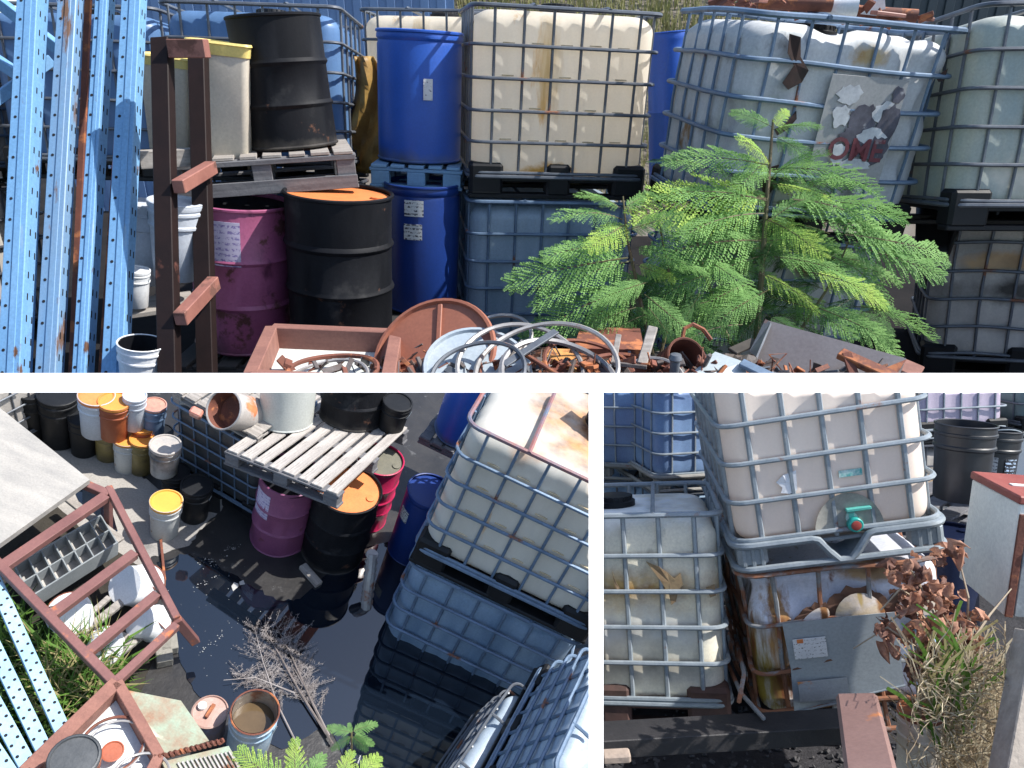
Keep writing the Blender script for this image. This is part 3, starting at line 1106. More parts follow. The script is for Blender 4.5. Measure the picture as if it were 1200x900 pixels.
# white pails behind the brown posts
whp = mat('white_pail_plastic', (.56, .60, .66), (.46, .50, .56), sc=3, rough=.45, bump=.05, dirt=.12, dc=(.2, .15, .1), ds=3, tl=.1)
enam = mat('white_enamel', (.74, .75, .76), (.62, .64, .66), sc=3, rough=.35, rust=.14, rs=3, rc=(.35, .12, .04), bump=.05)
for b_, t_, d_, r_, l_, m_ in (((208, 324), (206, 236), 4.0, .135, 'white plastic pail behind the brown steel posts with wire handle', whp),
                               ((172, 330), (171, 238), 4.1, .10, 'white pail between the rightmost blue upright and the brown post', whp),
                               ((160, 358), (160, 316), 3.9, .065, 'small white can between the rightmost blue upright and the brown post', enam)):
    mm, hh = axis(K, b_, t_, d_)
    pail(K, mm, hh, r_, l_, m_, m_, group='pails behind the brown posts')
mm, hh = axis(K, (166, 460), (166, 402), 3.6)
pail(K, mm, hh, .105, 'open grey-white pail on the ground left of the brown post', enam, open_top=True, inner=blackd, group='pails behind the brown posts')
p = pt(K, 168, 362, 3.95)
single(MB().box((0, 0, 0), (.40, .3, .03), .004), 'shelf_board', wood(), 'weathered shelf board carrying the white pails behind the brown post', 'board', K, Matrix.Translation(p + Vector((.02, .1, -.01))) @ Matrix.Rotation(.5, 4, 'Z'))
p = pt(K, 204, 185, 3.9)
single(MB().box((0, 0, 0), (.34, .09, .09), .004), 'timber_offcut', wood(), 'pale grey timber block seen between the two brown posts', 'timber', K, Matrix.Translation(p) @ Matrix.Rotation(.45, 4, 'Z'))

# ---- background: blue sheet fence, dark fence, grass
fence_m = mat('blue_sheet_metal', (.17, .28, .48), (.13, .22, .40), sc=2, rough=.5, bump=.05)
dk_m = mat('dark_green_sheet_metal', (.04, .06, .075), (.03, .045, .055), sc=2, rough=.5)


def sheet_fence(k, u0, u1, d, ztop, zbot, label, m, pitch=.2):
    a, b = pt(k, u0, 10, d), pt(k, u1, 10, d)
    L = b.x - a.x
    t = thing('sheet_metal_fence', label, 'fence', k, Matrix.Translation((a.x, a.y, zbot)))
    n = int(L / pitch)
    for i in range(n):
        s = MB()
        s.box((i * pitch + pitch * .25, 0, (ztop - zbot) / 2), (pitch * .52, .03, ztop - zbot), .008)
        s.box((i * pitch + pitch * .75, .018, (ztop - zbot) / 2), (pitch * .5, .015, ztop - zbot), .002)
        s.build('panel', m, t)
    return t


sheet_fence(K, 40, 545, 9.5, 1.4, -2, 'blue corrugated sheet metal fence behind the back row of tanks on the left', fence_m, .22)
sheet_fence(K, 985, 1260, 9.2, 1.4, -2, 'dark corrugated sheet metal fence behind the scrap-topped tank on the right', dk_m, .22)
gm = mat('dry_pale_grass', (.20, .22, .07), (.30, .28, .13), sc=3, rough=.8, tl=.2, bump=0)
gv = MB()
gv.smooth = False
rn = random.Random(4)
pa, pb = pt(K, 520, 20, 10), pt(K, 1000, 20, 10)
for i in range(9000):
    x = rn.uniform(pa.x - .5, pb.x)
    y = rn.uniform(9.2, 12)
    z = -2 + (y - 9.2) * 1.15
    if (y - 9.2) * 1.15 < .0:
        z = -2
    h = rn.uniform(.15, .4)
    a = rn.uniform(0, PI)
    dx, dy = math.cos(a) * .012, math.sin(a) * .012
    lx, ly = rn.uniform(-.1, .1), rn.uniform(-.1, .1)
    gv.add([(x - dx, y - dy, z - .05), (x + dx, y + dy, z - .05), (x + lx, y + ly, z + h)], [(0, 1, 2)])
o = gv.build('bank_grass', gm, kind='stuff')
o.matrix_world = YM[K]
YARD_OF[o.name] = K
bank = MB().add([(-3, 9.1, -2.05), (6, 9.1, -2.05), (6, 12.4, 1.62), (-3, 12.4, 1.62), (-3, 16, 1.7), (6, 16, 1.7), (-3, 16, -2.05), (6, 16, -2.05)], [(0, 1, 2, 3), (3, 2, 5, 4), (4, 5, 7, 6), (0, 3, 4, 6), (1, 7, 5, 2), (0, 6, 7, 1)])
bank.smooth = False
o = bank.build('grass_bank', mat('dry_soil', (.16, .13, .10), (.22, .20, .17), sc=2, rough=.9, bump=.6), kind='structure')
o.matrix_world = YM[K]
YARD_OF[o.name] = K

# ---- scrap lying on top of the battered tank
CM = pose(PC)
rn = random.Random(12)
scr = [('rusty_pipe', rusty(), 'tube', (-.50, -.25), (-.15, -.38), .035, 'rusty pipe at the left end of the scrap on the battered tank'),
       ('rusty_pipe', rusty(), 'tube', (-.35, -.1), (.05, -.3), .03, 'rusty pipe second from left in the scrap on the battered tank'),
       ('pale_pipe', enam, 'tube', (-.16, -.3), (.0, -.38), .05, 'short white pipe with dark end on the battered tank'),
       ('rusty_pipe', rusty(), 'tube', (.05, -.2), (.38, -.36), .035, 'reddish pipe lying right of the white pipe on the battered tank'),
       ('rusty_bar', redox(), 'beam', (.1, -.38), (.52, -.3), .05, 'flat red-brown bar along the front edge of the battered tank top'),
       ('rusty_bar', redox(), 'beam', (-.55, -.3), (-.2, -.15), .06, 'flat brown bar at the left corner of the battered tank top'),
       ('rusty_bar', rusty(), 'beam', (-.1, .1), (.5, -.1), .06, 'rusty bar lying across the back of the battered tank top')]
for nm, m_, sh, a, b, r_, l_ in scr:
    s = MB()
    a3, b3 = Vector((*a, 0)), Vector((*b, rn.uniform(-.0, .03)))
    if sh == 'tube':
        s.tube([(0, 0, 0), b3 - a3], r_, 12, cap=True)
        s.tube([(0, 0, 0), (b3 - a3) * .04], r_ * 1.25, 12)
    else:
        s.beam((0, 0, 0), b3 - a3, r_, .02)
    single(s, nm, m_, l_, 'scrap metal', K, CM @ Matrix.Translation((a[0], a[1], 1.20)), 'scrap on top of the battered tank')
sc_ = MB()
for i in range(60):
    x, y = rn.uniform(-.5, .5), rn.uniform(-.4, .35)
    sc_.box((0, 0, 0), (rn.uniform(.03, .16), rn.uniform(.02, .06), rn.uniform(.01, .03)), .002, Matrix.Translation((x, y, 1.17 + rn.uniform(0, .05))) @ Euler((rn.uniform(-.6, .6), rn.uniform(-.6, .6), rn.uniform(0, 6))).to_matrix().to_4x4())
single(sc_, 'scrap_fragments', rusty(), None, None, K, CM, kind='stuff')
single(MB().add([(0, 0, 0), (.1, -.02, .1), (.16, 0, .0), (.06, .06, .02), (.08, 0, .11)], [(0, 2, 1), (1, 2, 4), (0, 1, 3), (3, 1, 4), (3, 4, 2), (0, 3, 2)]), 'bent_plate', enam, 'small bent white plate standing up in the scrap on the battered tank', 'scrap metal', K, CM @ Matrix.Translation((.08, -.3, 1.19)), 'scrap on top of the battered tank')
EM = pose(PE)
single(MB().beam((0, 0, 0), (.5, .1, .03), .05, .03).tube([(.1, -.05, .02), (.25, .1, .08)], .03, 8), 'rusty_bar', rusty(), 'rusty bar and pipe end lying on the greenish tank at the right edge', 'scrap metal', K, EM @ Matrix.Translation((-.15, -.3, 1.19)))

# ---- black sheeting between the two tanks on the right
mb = MB()
n1, n2 = 30, 16
vs, fs = [], []
for j in range(n2):
    for i in range(n1):
        u, v = i / (n1 - 1), j / (n2 - 1)
        x = -.72 + u * 1.4
        y = -.62 + v * 1.1
        z = 1.19 + .05 * noise.noise(Vector((x * 5, y * 5, 0))) + .02 * noise.noise(Vector((x * 16, y * 16, 3)))
        if v < .25:
            z -= (.25 - v) * (.5 + .9 * max(0, noise.noise(Vector((x * 3, 0, 7)))) + (.9 if u < .14 else 0))
        vs.append((x, y, z))
for j in range(n2 - 1):
    for i in range(n1 - 1):
        a = j * n1 + i
        fs.append((a, a + 1, a + n1 + 1, a + n1))
mb.add(vs, fs)
o = single(mb, 'plastic_sheeting', mat('black_sheeting', (.010, .010, .011), (.016, .016, .018), rough=.4, bump=.3), 'crumpled black sheeting draped over the sooty tank at the right edge', 'plastic sheet', K, pose(PF))
sm = o.modifiers.new('thick', 'SOLIDIFY')
sm.thickness = .005


# ============================================================ SAPLINGS
def frond_mesh(seed, n=15, leaf=11, droop=.25):
    """feathery frond of length 1 along x: pairs of side combs carrying small leaflets"""
    rn = random.Random(seed)
    s = MB()
    s.smooth = False
    s.cur = 1

    def spine(t):
        return Vector((t * .98, .02 * math.sin(t * 3 + seed), .10 * math.sin(t * PI * .6) - droop * t * t))
    s.tube([spine(i / 8) for i in range(9)], lambda t: .008 * (1 - t * .7), 4)
    s.cur = 0
    for i in range(n):
        t = .10 + .88 * i / (n - 1)
        L = .34 * math.sin(PI * (.12 + .80 * (1 - (1 - t) ** 1.3 * .55) * (1 - t * .28))) ** .8 * (1.02 - t ** 4 * .65)
        L = .29 * (math.sin(PI * min(1, .18 + t * .78)) ** .6) * rn.uniform(.9, 1.08)
        o = spine(t)
        for sg in (-1, 1):
            an = R(rn.uniform(48, 60) - t * 22)
            dr = rn.uniform(.12, .42)
            d = Vector((math.cos(an), sg * math.sin(an), 0))
            for j in range(leaf):
                q = (j + .6) / leaf
                c = o + d * (L * q) + Vector((0, 0, -dr * L * q * q))
                ll = .026 * (1 - .5 * q * q) * rn.uniform(.85, 1.15)
                wv = L / leaf * .62
                side = Vector((-d.y, d.x, 0))
                for s2 in (-1, 1):
                    tip = c + side * (s2 * ll) + d * (ll * .55) + Vector((0, 0, rn.uniform(-.012, .008)))
                    m1 = (c + tip) / 2
                    s.add([c, m1 + d * wv, tip, m1 - d * wv], [(0, 1, 2, 3)])
    me_o = s.build('frond', [frm, stm])
    me = me_o.data
    bpy.data.objects.remove(me_o)
    return me


def leafmat(name, c1, c2, tl=.4):
    m = mat(name, c1, c2, sc=3, rough=.65, bump=0, tl=tl, fine=0, spec=.2)
    return m


frm = leafmat('fern_green', (.27, .47, .15), (.15, .31, .09))
frm_y = leafmat('young_yellow_green', (.46, .60, .13), (.30, .50, .11))
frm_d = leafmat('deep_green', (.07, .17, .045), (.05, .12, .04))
stm = mat('green_stem', (.12, .13, .05), (.14, .08, .05), rough=.6, bump=0)
FR = [frond_mesh(i, 16 + i % 3, 12, .12 + .12 * (i % 3)) for i in range(5)]
FRY = []
FRD = []
for me in FR:
    a = me.copy()
    a.materials[0] = frm_y
    FRY.append(a)
    a = me.copy()
    a.materials[0] = frm_d
    FRD.append(a)


def put_frond(t, O, a, b, rn, kind=0, roll=0.0, upv=Vector((0, -.55, .85))):
    """frond from a to b (yard points)"""
    x = b - a
    L = x.length
    x = x.normalized()
    z = (upv - x * upv.dot(x)).normalized()
    z = Matrix.Rotation(roll, 3, x) @ z
    y = z.cross(x)
    m = Matrix((x, y, z)).transposed().to_4x4()
    src = (FR, FRY, FRD)[kind]
    o = bpy.data.objects.new('frond', src[rn.randrange(5)])
    col.objects.link(o)
    o.parent = t
    m.translation = a - O
    o.matrix_local = m @ Matrix.Diagonal((L, L * rn.uniform(.85, 1.05), L, 1))
    return o


def sapling(k, label, base, stems, fronds, fill, rn, group=None):
    O = base
    t = thing('fern_leaf_sapling', label, 'sapling', k, Matrix.Translation(O), group)
    for pts, r in stems:
        MB().tube([p - O for p in pts], lambda q, r=r: r * (1 - .75 * q), 7).build('stem', stm, t)
    for a, b, kd in fronds:
        put_frond(t, O, a, b, rn, kd, rn.uniform(-.35, .35))
    for c, rad, n in fill:
        for i in range(n):
            a = c + Vector((rn.uniform(-1, 1) * rad[0], rn.uniform(0, .5) * rad[1], rn.uniform(-1, 1) * rad[2]))
            an = rn.uniform(0, 2 * PI)
            b = a + Vector((math.cos(an) * .33, math.sin(an) * .2, rn.uniform(-.12, .1)))
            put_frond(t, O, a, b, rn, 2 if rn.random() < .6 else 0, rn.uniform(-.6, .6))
    return t


rn = random.Random(21)
P = lambda u, v, d=3.75: pt(K, u, v, d)
stem1 = [P(884, 560, 3.9), P(884, 430, 3.9), P(892, 330, 3.88), P(898, 240, 3.85), P(903, 180, 3.8), P(906, 140, 3.78)]
stem1b = [P(884, 470, 3.9), P(930, 400, 3.85), P(975, 330, 3.85), P(1000, 270, 3.8)]
stem1c = [P(884, 450, 3.9), P(845, 380, 3.85), P(820, 300, 3.85), P(815, 270, 3.8)]
A1 = [((905, 148), (858, 128), 0), ((905, 152), (962, 148), 0), ((908, 150), (925, 125), 1), ((908, 160), (950, 182), 0), ((900, 190), (862, 222), 0), ((900, 192), (785, 180), 0), ((902, 192), (868, 165), 1), ((905, 200), (1030, 198), 0),
      ((903, 210), (960, 168), 0), ((905, 215), (975, 235), 1), ((900, 225), (840, 250), 0), ((898, 235), (770, 228), 0), ((898, 235), (752, 238), 1), ((930, 240), (1062, 242), 0), ((930, 235), (1052, 266), 0),
      ((990, 275), (1112, 300), 0), ((990, 285), (1108, 322), 0), ((960, 260), (1075, 285), 0), ((895, 250), (800, 275), 0), ((893, 255), (965, 300), 1), ((890, 280), (772, 290), 0), ((893, 285), (985, 275), 0), ((888, 300), (800, 335), 0),
      ((890, 320), (960, 365), 1), ((950, 320), (1045, 350), 1), ((1000, 360), (1098, 374), 0), ((985, 370), (1070, 414), 0), ((960, 360), (1050, 400), 0), ((900, 340), (830, 385), 0), ((930, 355), (1000, 395), 0), ((900, 370), (950, 405), 2), ((895, 360), (858, 410), 2),
      ((905, 300), (1010, 320), 0), ((880, 330), (790, 375), 0), ((900, 260), (960, 225), 0), ((970, 300), (1060, 345), 0), ((870, 380), (800, 400), 2), ((850, 300), (765, 320), 0), ((830, 320), (755, 355), 0), ((820, 300), (890, 345), 0)]
sapling(K, 'tall bright green feathery sapling in front of the battered tank with the torn poster', Vector((stem1[0].x, stem1[0].y, stem1[0].z)), [(stem1, .022), (stem1b, .014), (stem1c, .014)],
        [(P(*a, 3.78 + rn.uniform(-.12, .12)), P(*b, 3.65 + rn.uniform(-.15, .2)), kd) for a, b, kd in A1],
        [(P(905, 340, 3.95), (.5, .4, .28), 60), (P(910, 260, 3.95), (.38, .3, .28), 34)], rn)
stem2 = [P(775, 540, 3.8), P(768, 430, 3.8), P(750, 350, 3.78), P(735, 280, 3.75), P(730, 230, 3.72)]
stem2b = [P(768, 440, 3.8), P(790, 350, 3.8), P(778, 290, 3.8), P(765, 225, 3.8)]
A2 = [((728, 245), (680, 222), 0), ((732, 245), (770, 222), 0), ((730, 258), (652, 245), 0), ((735, 262), (690, 290), 1), ((735, 270), (800, 250), 0), ((738, 285), (640, 298), 0), ((735, 300), (600, 326), 0), ((738, 305), (628, 345), 0),
      ((745, 290), (800, 300), 0), ((745, 310), (792, 328), 1), ((748, 330), (680, 385), 0), ((750, 340), (622, 382), 0), ((755, 345), (815, 395), 0), ((758, 330), (700, 350), 0), ((760, 360), (790, 400), 2), ((755, 370), (700, 400), 2), ((745, 360), (665, 400), 0), ((770, 300), (830, 320), 0)]
sapling(K, 'smaller feathery green sapling in front of the shaded blue-grey tank', stem2[0], [(stem2, .016), (stem2b, .011)],
        [(P(*a, 3.65 + rn.uniform(-.1, .1)), P(*b, 3.55 + rn.uniform(-.12, .15)), kd) for a, b, kd in A2],
        [(P(745, 370, 3.8), (.35, .3, .16), 22)], rn)

# ============================================================ SCRAP PILE IN FRONT (upper yard)
DJ = 3.25
J = lambda u, v, d=DJ: pt(K, u, v, d)
# heap of packed rusty scrap that carries the pieces on top
mb = MB()
n1, n2 = 90, 14
vs, fs = [], []
for j in range(n2):
    for i in range(n1):
        u, v = i / (n1 - 1), j / (n2 - 1)
        x = -1.45 + u * 4.1
        y = 2.95 + v * 1.0
        e = math.sin(PI * v) ** .5 * min(1, u * 8, (1 - u) * 6)
        z = -2.0 + e * (.60 + .12 * noise.noise(Vector((x * 2, y * 2, 0))) + .05 * noise.noise(Vector((x * 9, y * 9, 4))))
        vs.append((x, y, z))
for j in range(n2 - 1):
    for i in range(n1 - 1):
        a = j * n1 + i
        fs.append((a, a + 1, a + n1 + 1, a + n1))
mb.smooth = False
mb.add(vs, fs)
single(mb, 'scrap_heap', mat('packed_scrap', (.07, .045, .035), (.13, .12, .12), sc=9, rust=.4, rough=.8, bump=1), None, None, K, Matrix.Identity(4), kind='stuff')
rn = random.Random(5)
mb = MB()
for i in range(1000):
    u = rn.triangular(300, 1080, 560)
    p = J(u, rn.uniform(425, 460), rn.uniform(3.1, 3.5))
    M = Matrix.Translation(p) @ Euler((rn.uniform(-1, 1), rn.uniform(-1, 1), rn.uniform(0, 6))).to_matrix().to_4x4()
    mb.cur = rn.choice((0, 0, 0, 1, 2, 2))
    if i % 9 == 0:
        q_ = [Vector((rn.uniform(-.09, .09), rn.uniform(-.09, .09), rn.uniform(-.05, .05))) for _ in range(4)]
        mb.tube([M @ v for v in q_], .0035, 4)
    else:
        mb.box((0, 0, 0), (rn.uniform(.02, .15), rn.uniform(.01, .045), rn.uniform(.004, .018)), .002, M)
single(mb, 'scrap_fragments', [rusty(), galv(), MATS['packed_scrap']], None, None, K, Matrix.Identity(4), kind='stuff')

junkg = 'scrap pieces in the pile'
# wooden crate frame with white board
bl, tl_, tr_ = J(296, 452, 3.05), J(320, 396, 3.5), J(465, 402, 3.5)
br_ = J(455, 460, 3.05)
t = thing('crate', 'open red-brown crate with a white board inside, left end of the scrap pile', 'crate', K, Matrix.Translation(bl))
O = bl
crate_m = mat('reddish_wood', (.26, .12, .09), (.20, .09, .07), sc=3, st=(1, 6, 6), rough=.8, bump=.3)
for a, b in ((bl, tl_), (tl_, tr_), (tr_, br_), (bl, br_)):
    MB().beam(a - O, b - O, .06, .13, bev=.004).build('side_board', crate_m, t)
mb = MB()
mb.prism([tuple(p - O + Vector((0, 0, -.04))) for p in (bl, br_, tr_, tl_)], .012)
mb.build('white_board', mat('white_board', (.62, .64, .60), (.52, .56, .54), sc=3, rough=.6, dirt=.15), t)


def ring(label, c, r, tr, m, nrm=(0, -.35, .93), sx=1.0, name='steel_hoop', n=44, cat='hoop', grp='hoops in the scrap pile'):
    nrm = Vector(nrm)
    M = frame(c, nrm)
    pts = [(math.cos(2 * PI * i / n) * r * sx, math.sin(2 * PI * i / n) * r, .01 * math.sin(4 * PI * i / n + r * 40)) for i in range(n)]
    return single(MB().tube(pts, tr, 6, closed=True), name, m, label, cat, K, M, grp)


pale = mat('bare_pale_steel', (.42, .41, .40), (.28, .26, .25), sc=6, rust=.25, rs=4, rough=.4, metal=.3, bump=.1)
ring('brown hoop lying on the white board of the crate', J(390, 436, 3.12), .19, .012, rusty(), (0, -.05, 1))
ring('pale hoop lying inside the brown hoop on the crate board', J(388, 440, 3.10), .155, .008, pale, (0.05, -.05, 1))
# big orange-brown drum lid tilted to the viewer
c = J(508, 416, 3.3)
M = frame(c, Vector((-.28, -.62, .74)))
t = thing('drum_lid', 'large orange-brown drum lid tilted towards the viewer beside the crate', 'drum lid', K, M @ Matrix.Scale(1.12, 4))
lidm = mat('orange_brown_lid', (.30, .11, .065), (.23, .08, .05), sc=2, rust=.26, rs=2.2, rc=(.50, .34, .17), rough=.6, bump=.1, dirt=.15, dc=(.62, .60, .55), ds=2.4)
stain(lidm, (.62, .30, .08), (.02, -.10, 0), (.10, .13, .3), .5, 6, colour2=(.74, .62, .46), st=(2, 1, 1))
stain(lidm, (.60, .28, .08), (.14, -.05, 0), (.05, .12, .3), .5, 6, colour2=(.70, .55, .40), st=(2, 1, 1))
MB().lathe([(.265, -.02), (.268, .0), (.262, .012), (.25, .012), (.245, -.004), (.1, -.002)], 44).build('plate', lidm, t)
MB().box((.02, .14, .004), (.02, .19, .012), .004).build('stiffening_rib', lidm, t)
MB().box((-.13, -.02, .004), (.19, .02, .012), .004).build('stiffening_rib', lidm, t)
c = J(560, 432, 3.15)
M = frame(c, Vector((.1, -.45, .88)))
t = thing('drum_lid', 'pale grey-blue drum lid leaning on the orange-brown lid', 'drum lid', K, M)
MB().lathe([(.235, -.02), (.24, .0), (.235, .012), (.222, .012), (.218, -.004), (.1, -.002)], 40).build('plate', mat('grey_blue_lid', (.28, .34, .40), (.38, .42, .44), sc=2, rust=.12, rough=.4, bump=.1), t)
for u, v, d, r, tr, m_, nr, l_ in (
        (610, 430, 3.1, .27, .011, pale, (.05, -.35, .93), 'wide pale steel hoop in the middle of the scrap pile, leftmost of the crossing hoops'),
        (640, 430, 3.05, .30, .011, pale, (-.1, -.28, .95), 'widest pale steel hoop crossing the middle of the scrap pile'),
        (585, 392, 3.6, .16, .011, pale, (.0, -.3, .95), 'small pale hoop at the back of the pile by the drum lid'),
        (655, 440, 3.0, .24, .014, mat('thick_grey_hoop', (.20, .20, .21), (.3, .29, .29), sc=7, rust=.3, rough=.45, metal=.3), (.12, -.25, .95), 'thick grey hoop lying lowest in the middle of the pile'),
        (690, 432, 3.15, .20, .010, rusty(), (.2, -.3, .93), 'rust-brown hoop left of the rusty plate'),
        (560, 440, 3.0, .20, .010, galv(), (-.2, -.4, .9), 'grey hoop overlapping the pale drum lid'),
        (730, 440, 3.15, .17, .014, rusty(), (.1, -.2, .97), 'thick rusty hoop under the rusty plate'),
        (760, 446, 3.1, .15, .009, pale, (-.1, -.25, .95), 'small pale hoop near the rusty can')):
    ring(l_, J(u, v, d), r, tr, m_, nr)


def plate(label, corners, th, m, name='metal_plate', cat='scrap metal', k='T', group=None):
    O = corners[0]
    s = MB()
    s.smooth = False
    n = len(corners)
    nr = (corners[1] - corners[0]).cross(corners[2] - corners[0]).normalized() * th
    vs = [c - O for c in corners] + [c - O - nr for c in corners]
    fs = [tuple(range(n)), tuple(range(n, 2 * n))[::-1]] + [(i + n, (i + 1) % n + n, (i + 1) % n, i) for i in range(n)]
    s.add(vs, fs)
    return single(s, name, m, label, cat, k, Matrix.Translation(O), group)


def stick(label, a, b, w_, h_, m, name, cat='scrap metal', k='T', group=None, up=(0, -.3, .9)):
    return single(MB().beam((0, 0, 0), b - a, w_, h_, up=up), name, m, label, cat, k, Matrix.Translation(a), group)


plate('rough rust-red steel plate lying flat at the back of the pile under the small sapling', [J(672, 408, 3.35), J(755, 410, 3.35), J(750, 384, 3.65), J(680, 384, 3.65)], .03, rusty())
plate('dark rusty flat plate among the hoops in the middle of the pile', [J(628, 445, 3.1), J(700, 450, 3.1), J(700, 410, 3.4), J(640, 408, 3.4)], .02, mat('flaking_rust', (.25, .09, .03), (.12, .04, .025), sc=6, rust=.4, rc=(.42, .2, .06), rs=5, rough=.85, bump=.6))
stick('pale painted steel bar sloping up from the bottom edge across the hoops', J(570, 455, 2.98), J(614, 400, 3.15), .028, .02, pale, 'steel_bar')
stick('bent grey steel bar crossing over the pale bar in the hoops', J(590, 428, 3.0), J(652, 388, 3.15), .035, .012, galv(), 'steel_bar')
stick('thin brown bent bar running through the hoops', J(610, 412, 3.1), J(668, 448, 3.0), .018, .018, rusty(), 'steel_bar')
stick('short red bar standing behind the hoops near the drum lid', J(577, 408, 3.4), J(571, 378, 3.5), .03, .012, rusty(), 'steel_bar')
stick('pale weathered wooden peg standing beside the rusty plate', J(752, 428, 3.2), J(765, 384, 3.3), .045, .03, wood(), 'timber_offcut', 'timber')
stick('narrow pale splinter of wood left of the wooden peg', J(719, 426, 3.15), J(725, 392, 3.2), .025, .01, wood(), 'timber_offcut', 'timber')
stick('rusty angle iron lying at the right end of the pile', J(984, 414, 3.2), J(1055, 446, 3.05), .06, .03, rusty(), 'steel_bar')
stick('pale brown wooden offcut at the far right end of the pile', J(1050, 428, 3.3), J(1078, 440, 3.25), .10, .04, crate_m, 'timber_offcut', 'timber')
# rusty can
M = frame(J(797, 424, 3.3), Vector((.25, -.62, .55)), 0)
t = thing('rusty_can', 'open rusty can lying tilted with its dark mouth up, right of the wooden peg', 'can', K, M)
canm = mat('burnt_rust', (.15, .05, .03), (.09, .035, .025), sc=5, rust=.3, rough=.8, bump=.3)
MB().lathe([(.085, -.12), (.09, .0), (.095, .06)], 26, cap1=False).build('body', canm, t)
MB().lathe([(.07, -.10), (.088, .06)], 26, cap0=True, cap1=False).build('inner_wall', MATS['burnt_rust'], t)
MB().tube([(math.cos(a) * .092, math.sin(a) * .092, .06) for a in [2 * PI * i / 26 for i in range(26)]], .006, 5, closed=True).build('rim', canm, t)
pts = [J(800, 396, 3.28), J(802, 385, 3.28), J(812, 380, 3.28), J(824, 386, 3.28), J(833, 398, 3.3)]
single(MB().tube([p - pts[0] for p in pts], .01, 6), 'bent_rod', rusty(), 'bent rusty rod arching over the tilted rusty can', 'scrap metal', K, Matrix.Translation(pts[0]))
plate('pale blue-white sheet with a folded edge in front of the grey box', [J(795, 452, 3.05), J(880, 460, 3.05), J(872, 424, 3.15), J(838, 412, 3.25)], .008, mat('pale_sheet_metal', (.50, .56, .58), (.42, .48, .5), sc=2, rough=.4, rust=.1, metal=.2))
plate('big brownish-grey sheet metal panel standing slanted at the right of the pile', [J(880, 458, 3.35), J(1046, 460, 3.15), J(1062, 420, 3.2), J(898, 375, 3.45)], .01, mat('brown_grey_sheet_metal', (.23, .20, .19), (.30, .28, .27), sc=1.2, rough=.35, rust=.12, metal=.35, bump=.05))
plate('rusty triangular bent flange at the right tip of the grey panel', [J(1030, 434, 3.16), J(1045, 447, 3.1), J(1062, 421, 3.18)], .006, rusty())
plate('narrow grey folded strip at the left edge of the grey panel', [J(878, 412, 3.3), J(886, 418, 3.2), J(903, 378, 3.4), J(897, 374, 3.44)], .01, galv())
stick('dark flat bar lying left of the grey panel', J(858, 412, 3.3), J(885, 400, 3.4), .05, .015, blackd, 'steel_bar')
stick('blue-grey channel lying in front of the grey panel', J(868, 425, 3.12), J(925, 452, 3.02), .05, .02, galv_b(), 'steel_bar')
M = frame(J(792, 425, 3.05), Vector((0, -.3, .9)))
single(MB().lathe([(.02, 0), (.022, .05), (.03, .06), (.022, .08), (.0, .085)], 14), 'pipe_fitting', galv(), 'small grey pipe fitting standing in front of the rusty can', 'pipe fitting', K, Matrix.Translation(J(790, 436, 3.05)))


# ============================================================ LOWER LEFT YARD (seen steeply from above)
K = 'L'
ZG = -5.3
conc = mat('stained_concrete', (.36, .335, .30), (.22, .21, .20), sc=.9, rough=.85, bump=.35, bs=14, dirt=.38, dc=(.07, .07, .07), ds=1.6, fine=.2)
sheet('yard_floor', K, [(-160, 440), (720, 440), (760, 1010), (-330, 1010)], ZG, .3, conc)
oil = mat('black_oil', (.003, .006, .012), (.004, .007, .013), sc=1, rough=.03, bump=0, fine=0, spec=1.0)
oil.node_tree.nodes['Principled BSDF'].inputs['IOR'].default_value = 1.6
mud_and_shade = mat('wet_mud_and_shade', (.018, .018, .019), (.035, .033, .032), sc=2, rough=.35, bump=.35, bs=9, dirt=.2, dc=(.12, .12, .12), ds=6)
rn = random.Random(3)


def blob(pts, z, m, name, jit=2.0, sub=5):
    out = []
    n = len(pts)
    for i in range(n):
        a, b = pts[i], pts[(i + 1) % n]
        for j in range(sub):
            f = j / sub
            out.append((a[0] * (1 - f) + b[0] * f + rn.uniform(-jit, jit), a[1] * (1 - f) + b[1] * f + rn.uniform(-jit, jit)))
    p = [on(K, u, v, z) for u, v in out]
    mb = MB()
    mb.smooth = False
    mb.prism([(q.x, q.y) for q in p], .003)
    o = mb.build(name, m)
    o.matrix_world = YM[K] @ Matrix.Translation((0, 0, z))
    o['kind'] = 'structure'
    YARD_OF[o.name] = K
    return o


soil = mat('dark_soil', (.020, .017, .013), (.035, .03, .022), sc=3, rough=.95, bump=.8, bs=14)
blob([(-110, 560), (60, 590), (120, 640), (165, 662), (205, 760), (215, 800), (260, 1000), (-330, 1000)], ZG + .004, soil, 'dark_soil', 3)
blob([(-150, 446), (0, 463), (62, 500), (108, 528), (150, 549), (192, 574), (256, 606), (262, 444)], ZG + .004, mud_and_shade, 'painted_shade_patch', 4)  # shade at the top left, put in as a dark patch of ground
blob([(175, 655), (192, 648), (222, 640), (232, 622), (252, 606), (262, 590), (262, 445), (720, 445), (740, 920), (500, 990), (180, 960), (150, 850), (170, 800), (182, 760), (182, 700)], ZG + .006, mud_and_shade, 'mud_margin')
blob([(186, 657), (215, 650), (246, 655), (262, 668), (300, 690), (330, 705), (352, 700), (430, 640), (720, 560), (735, 900), (430, 930), (385, 850), (330, 880), (232, 815), (212, 780), (203, 745), (192, 705)], ZG + .012, oil, 'oil_pool', 2.5)
blob([(88, 575), (112, 568), (128, 590), (138, 622), (120, 632), (98, 600)], ZG + .006, oil, 'oil_puddle', 1)


def fromtop(k, u, v, ztop, zbase, rpx):
    """upright thing whose rim centre is seen at u,v; returns matrix, height, radius"""
    p = on(k, u, v, ztop)
    d = -(YR[k] @ p).z
    return Matrix.Translation((p.x, p.y, zbase)), ztop - zbase, rpx * d / F


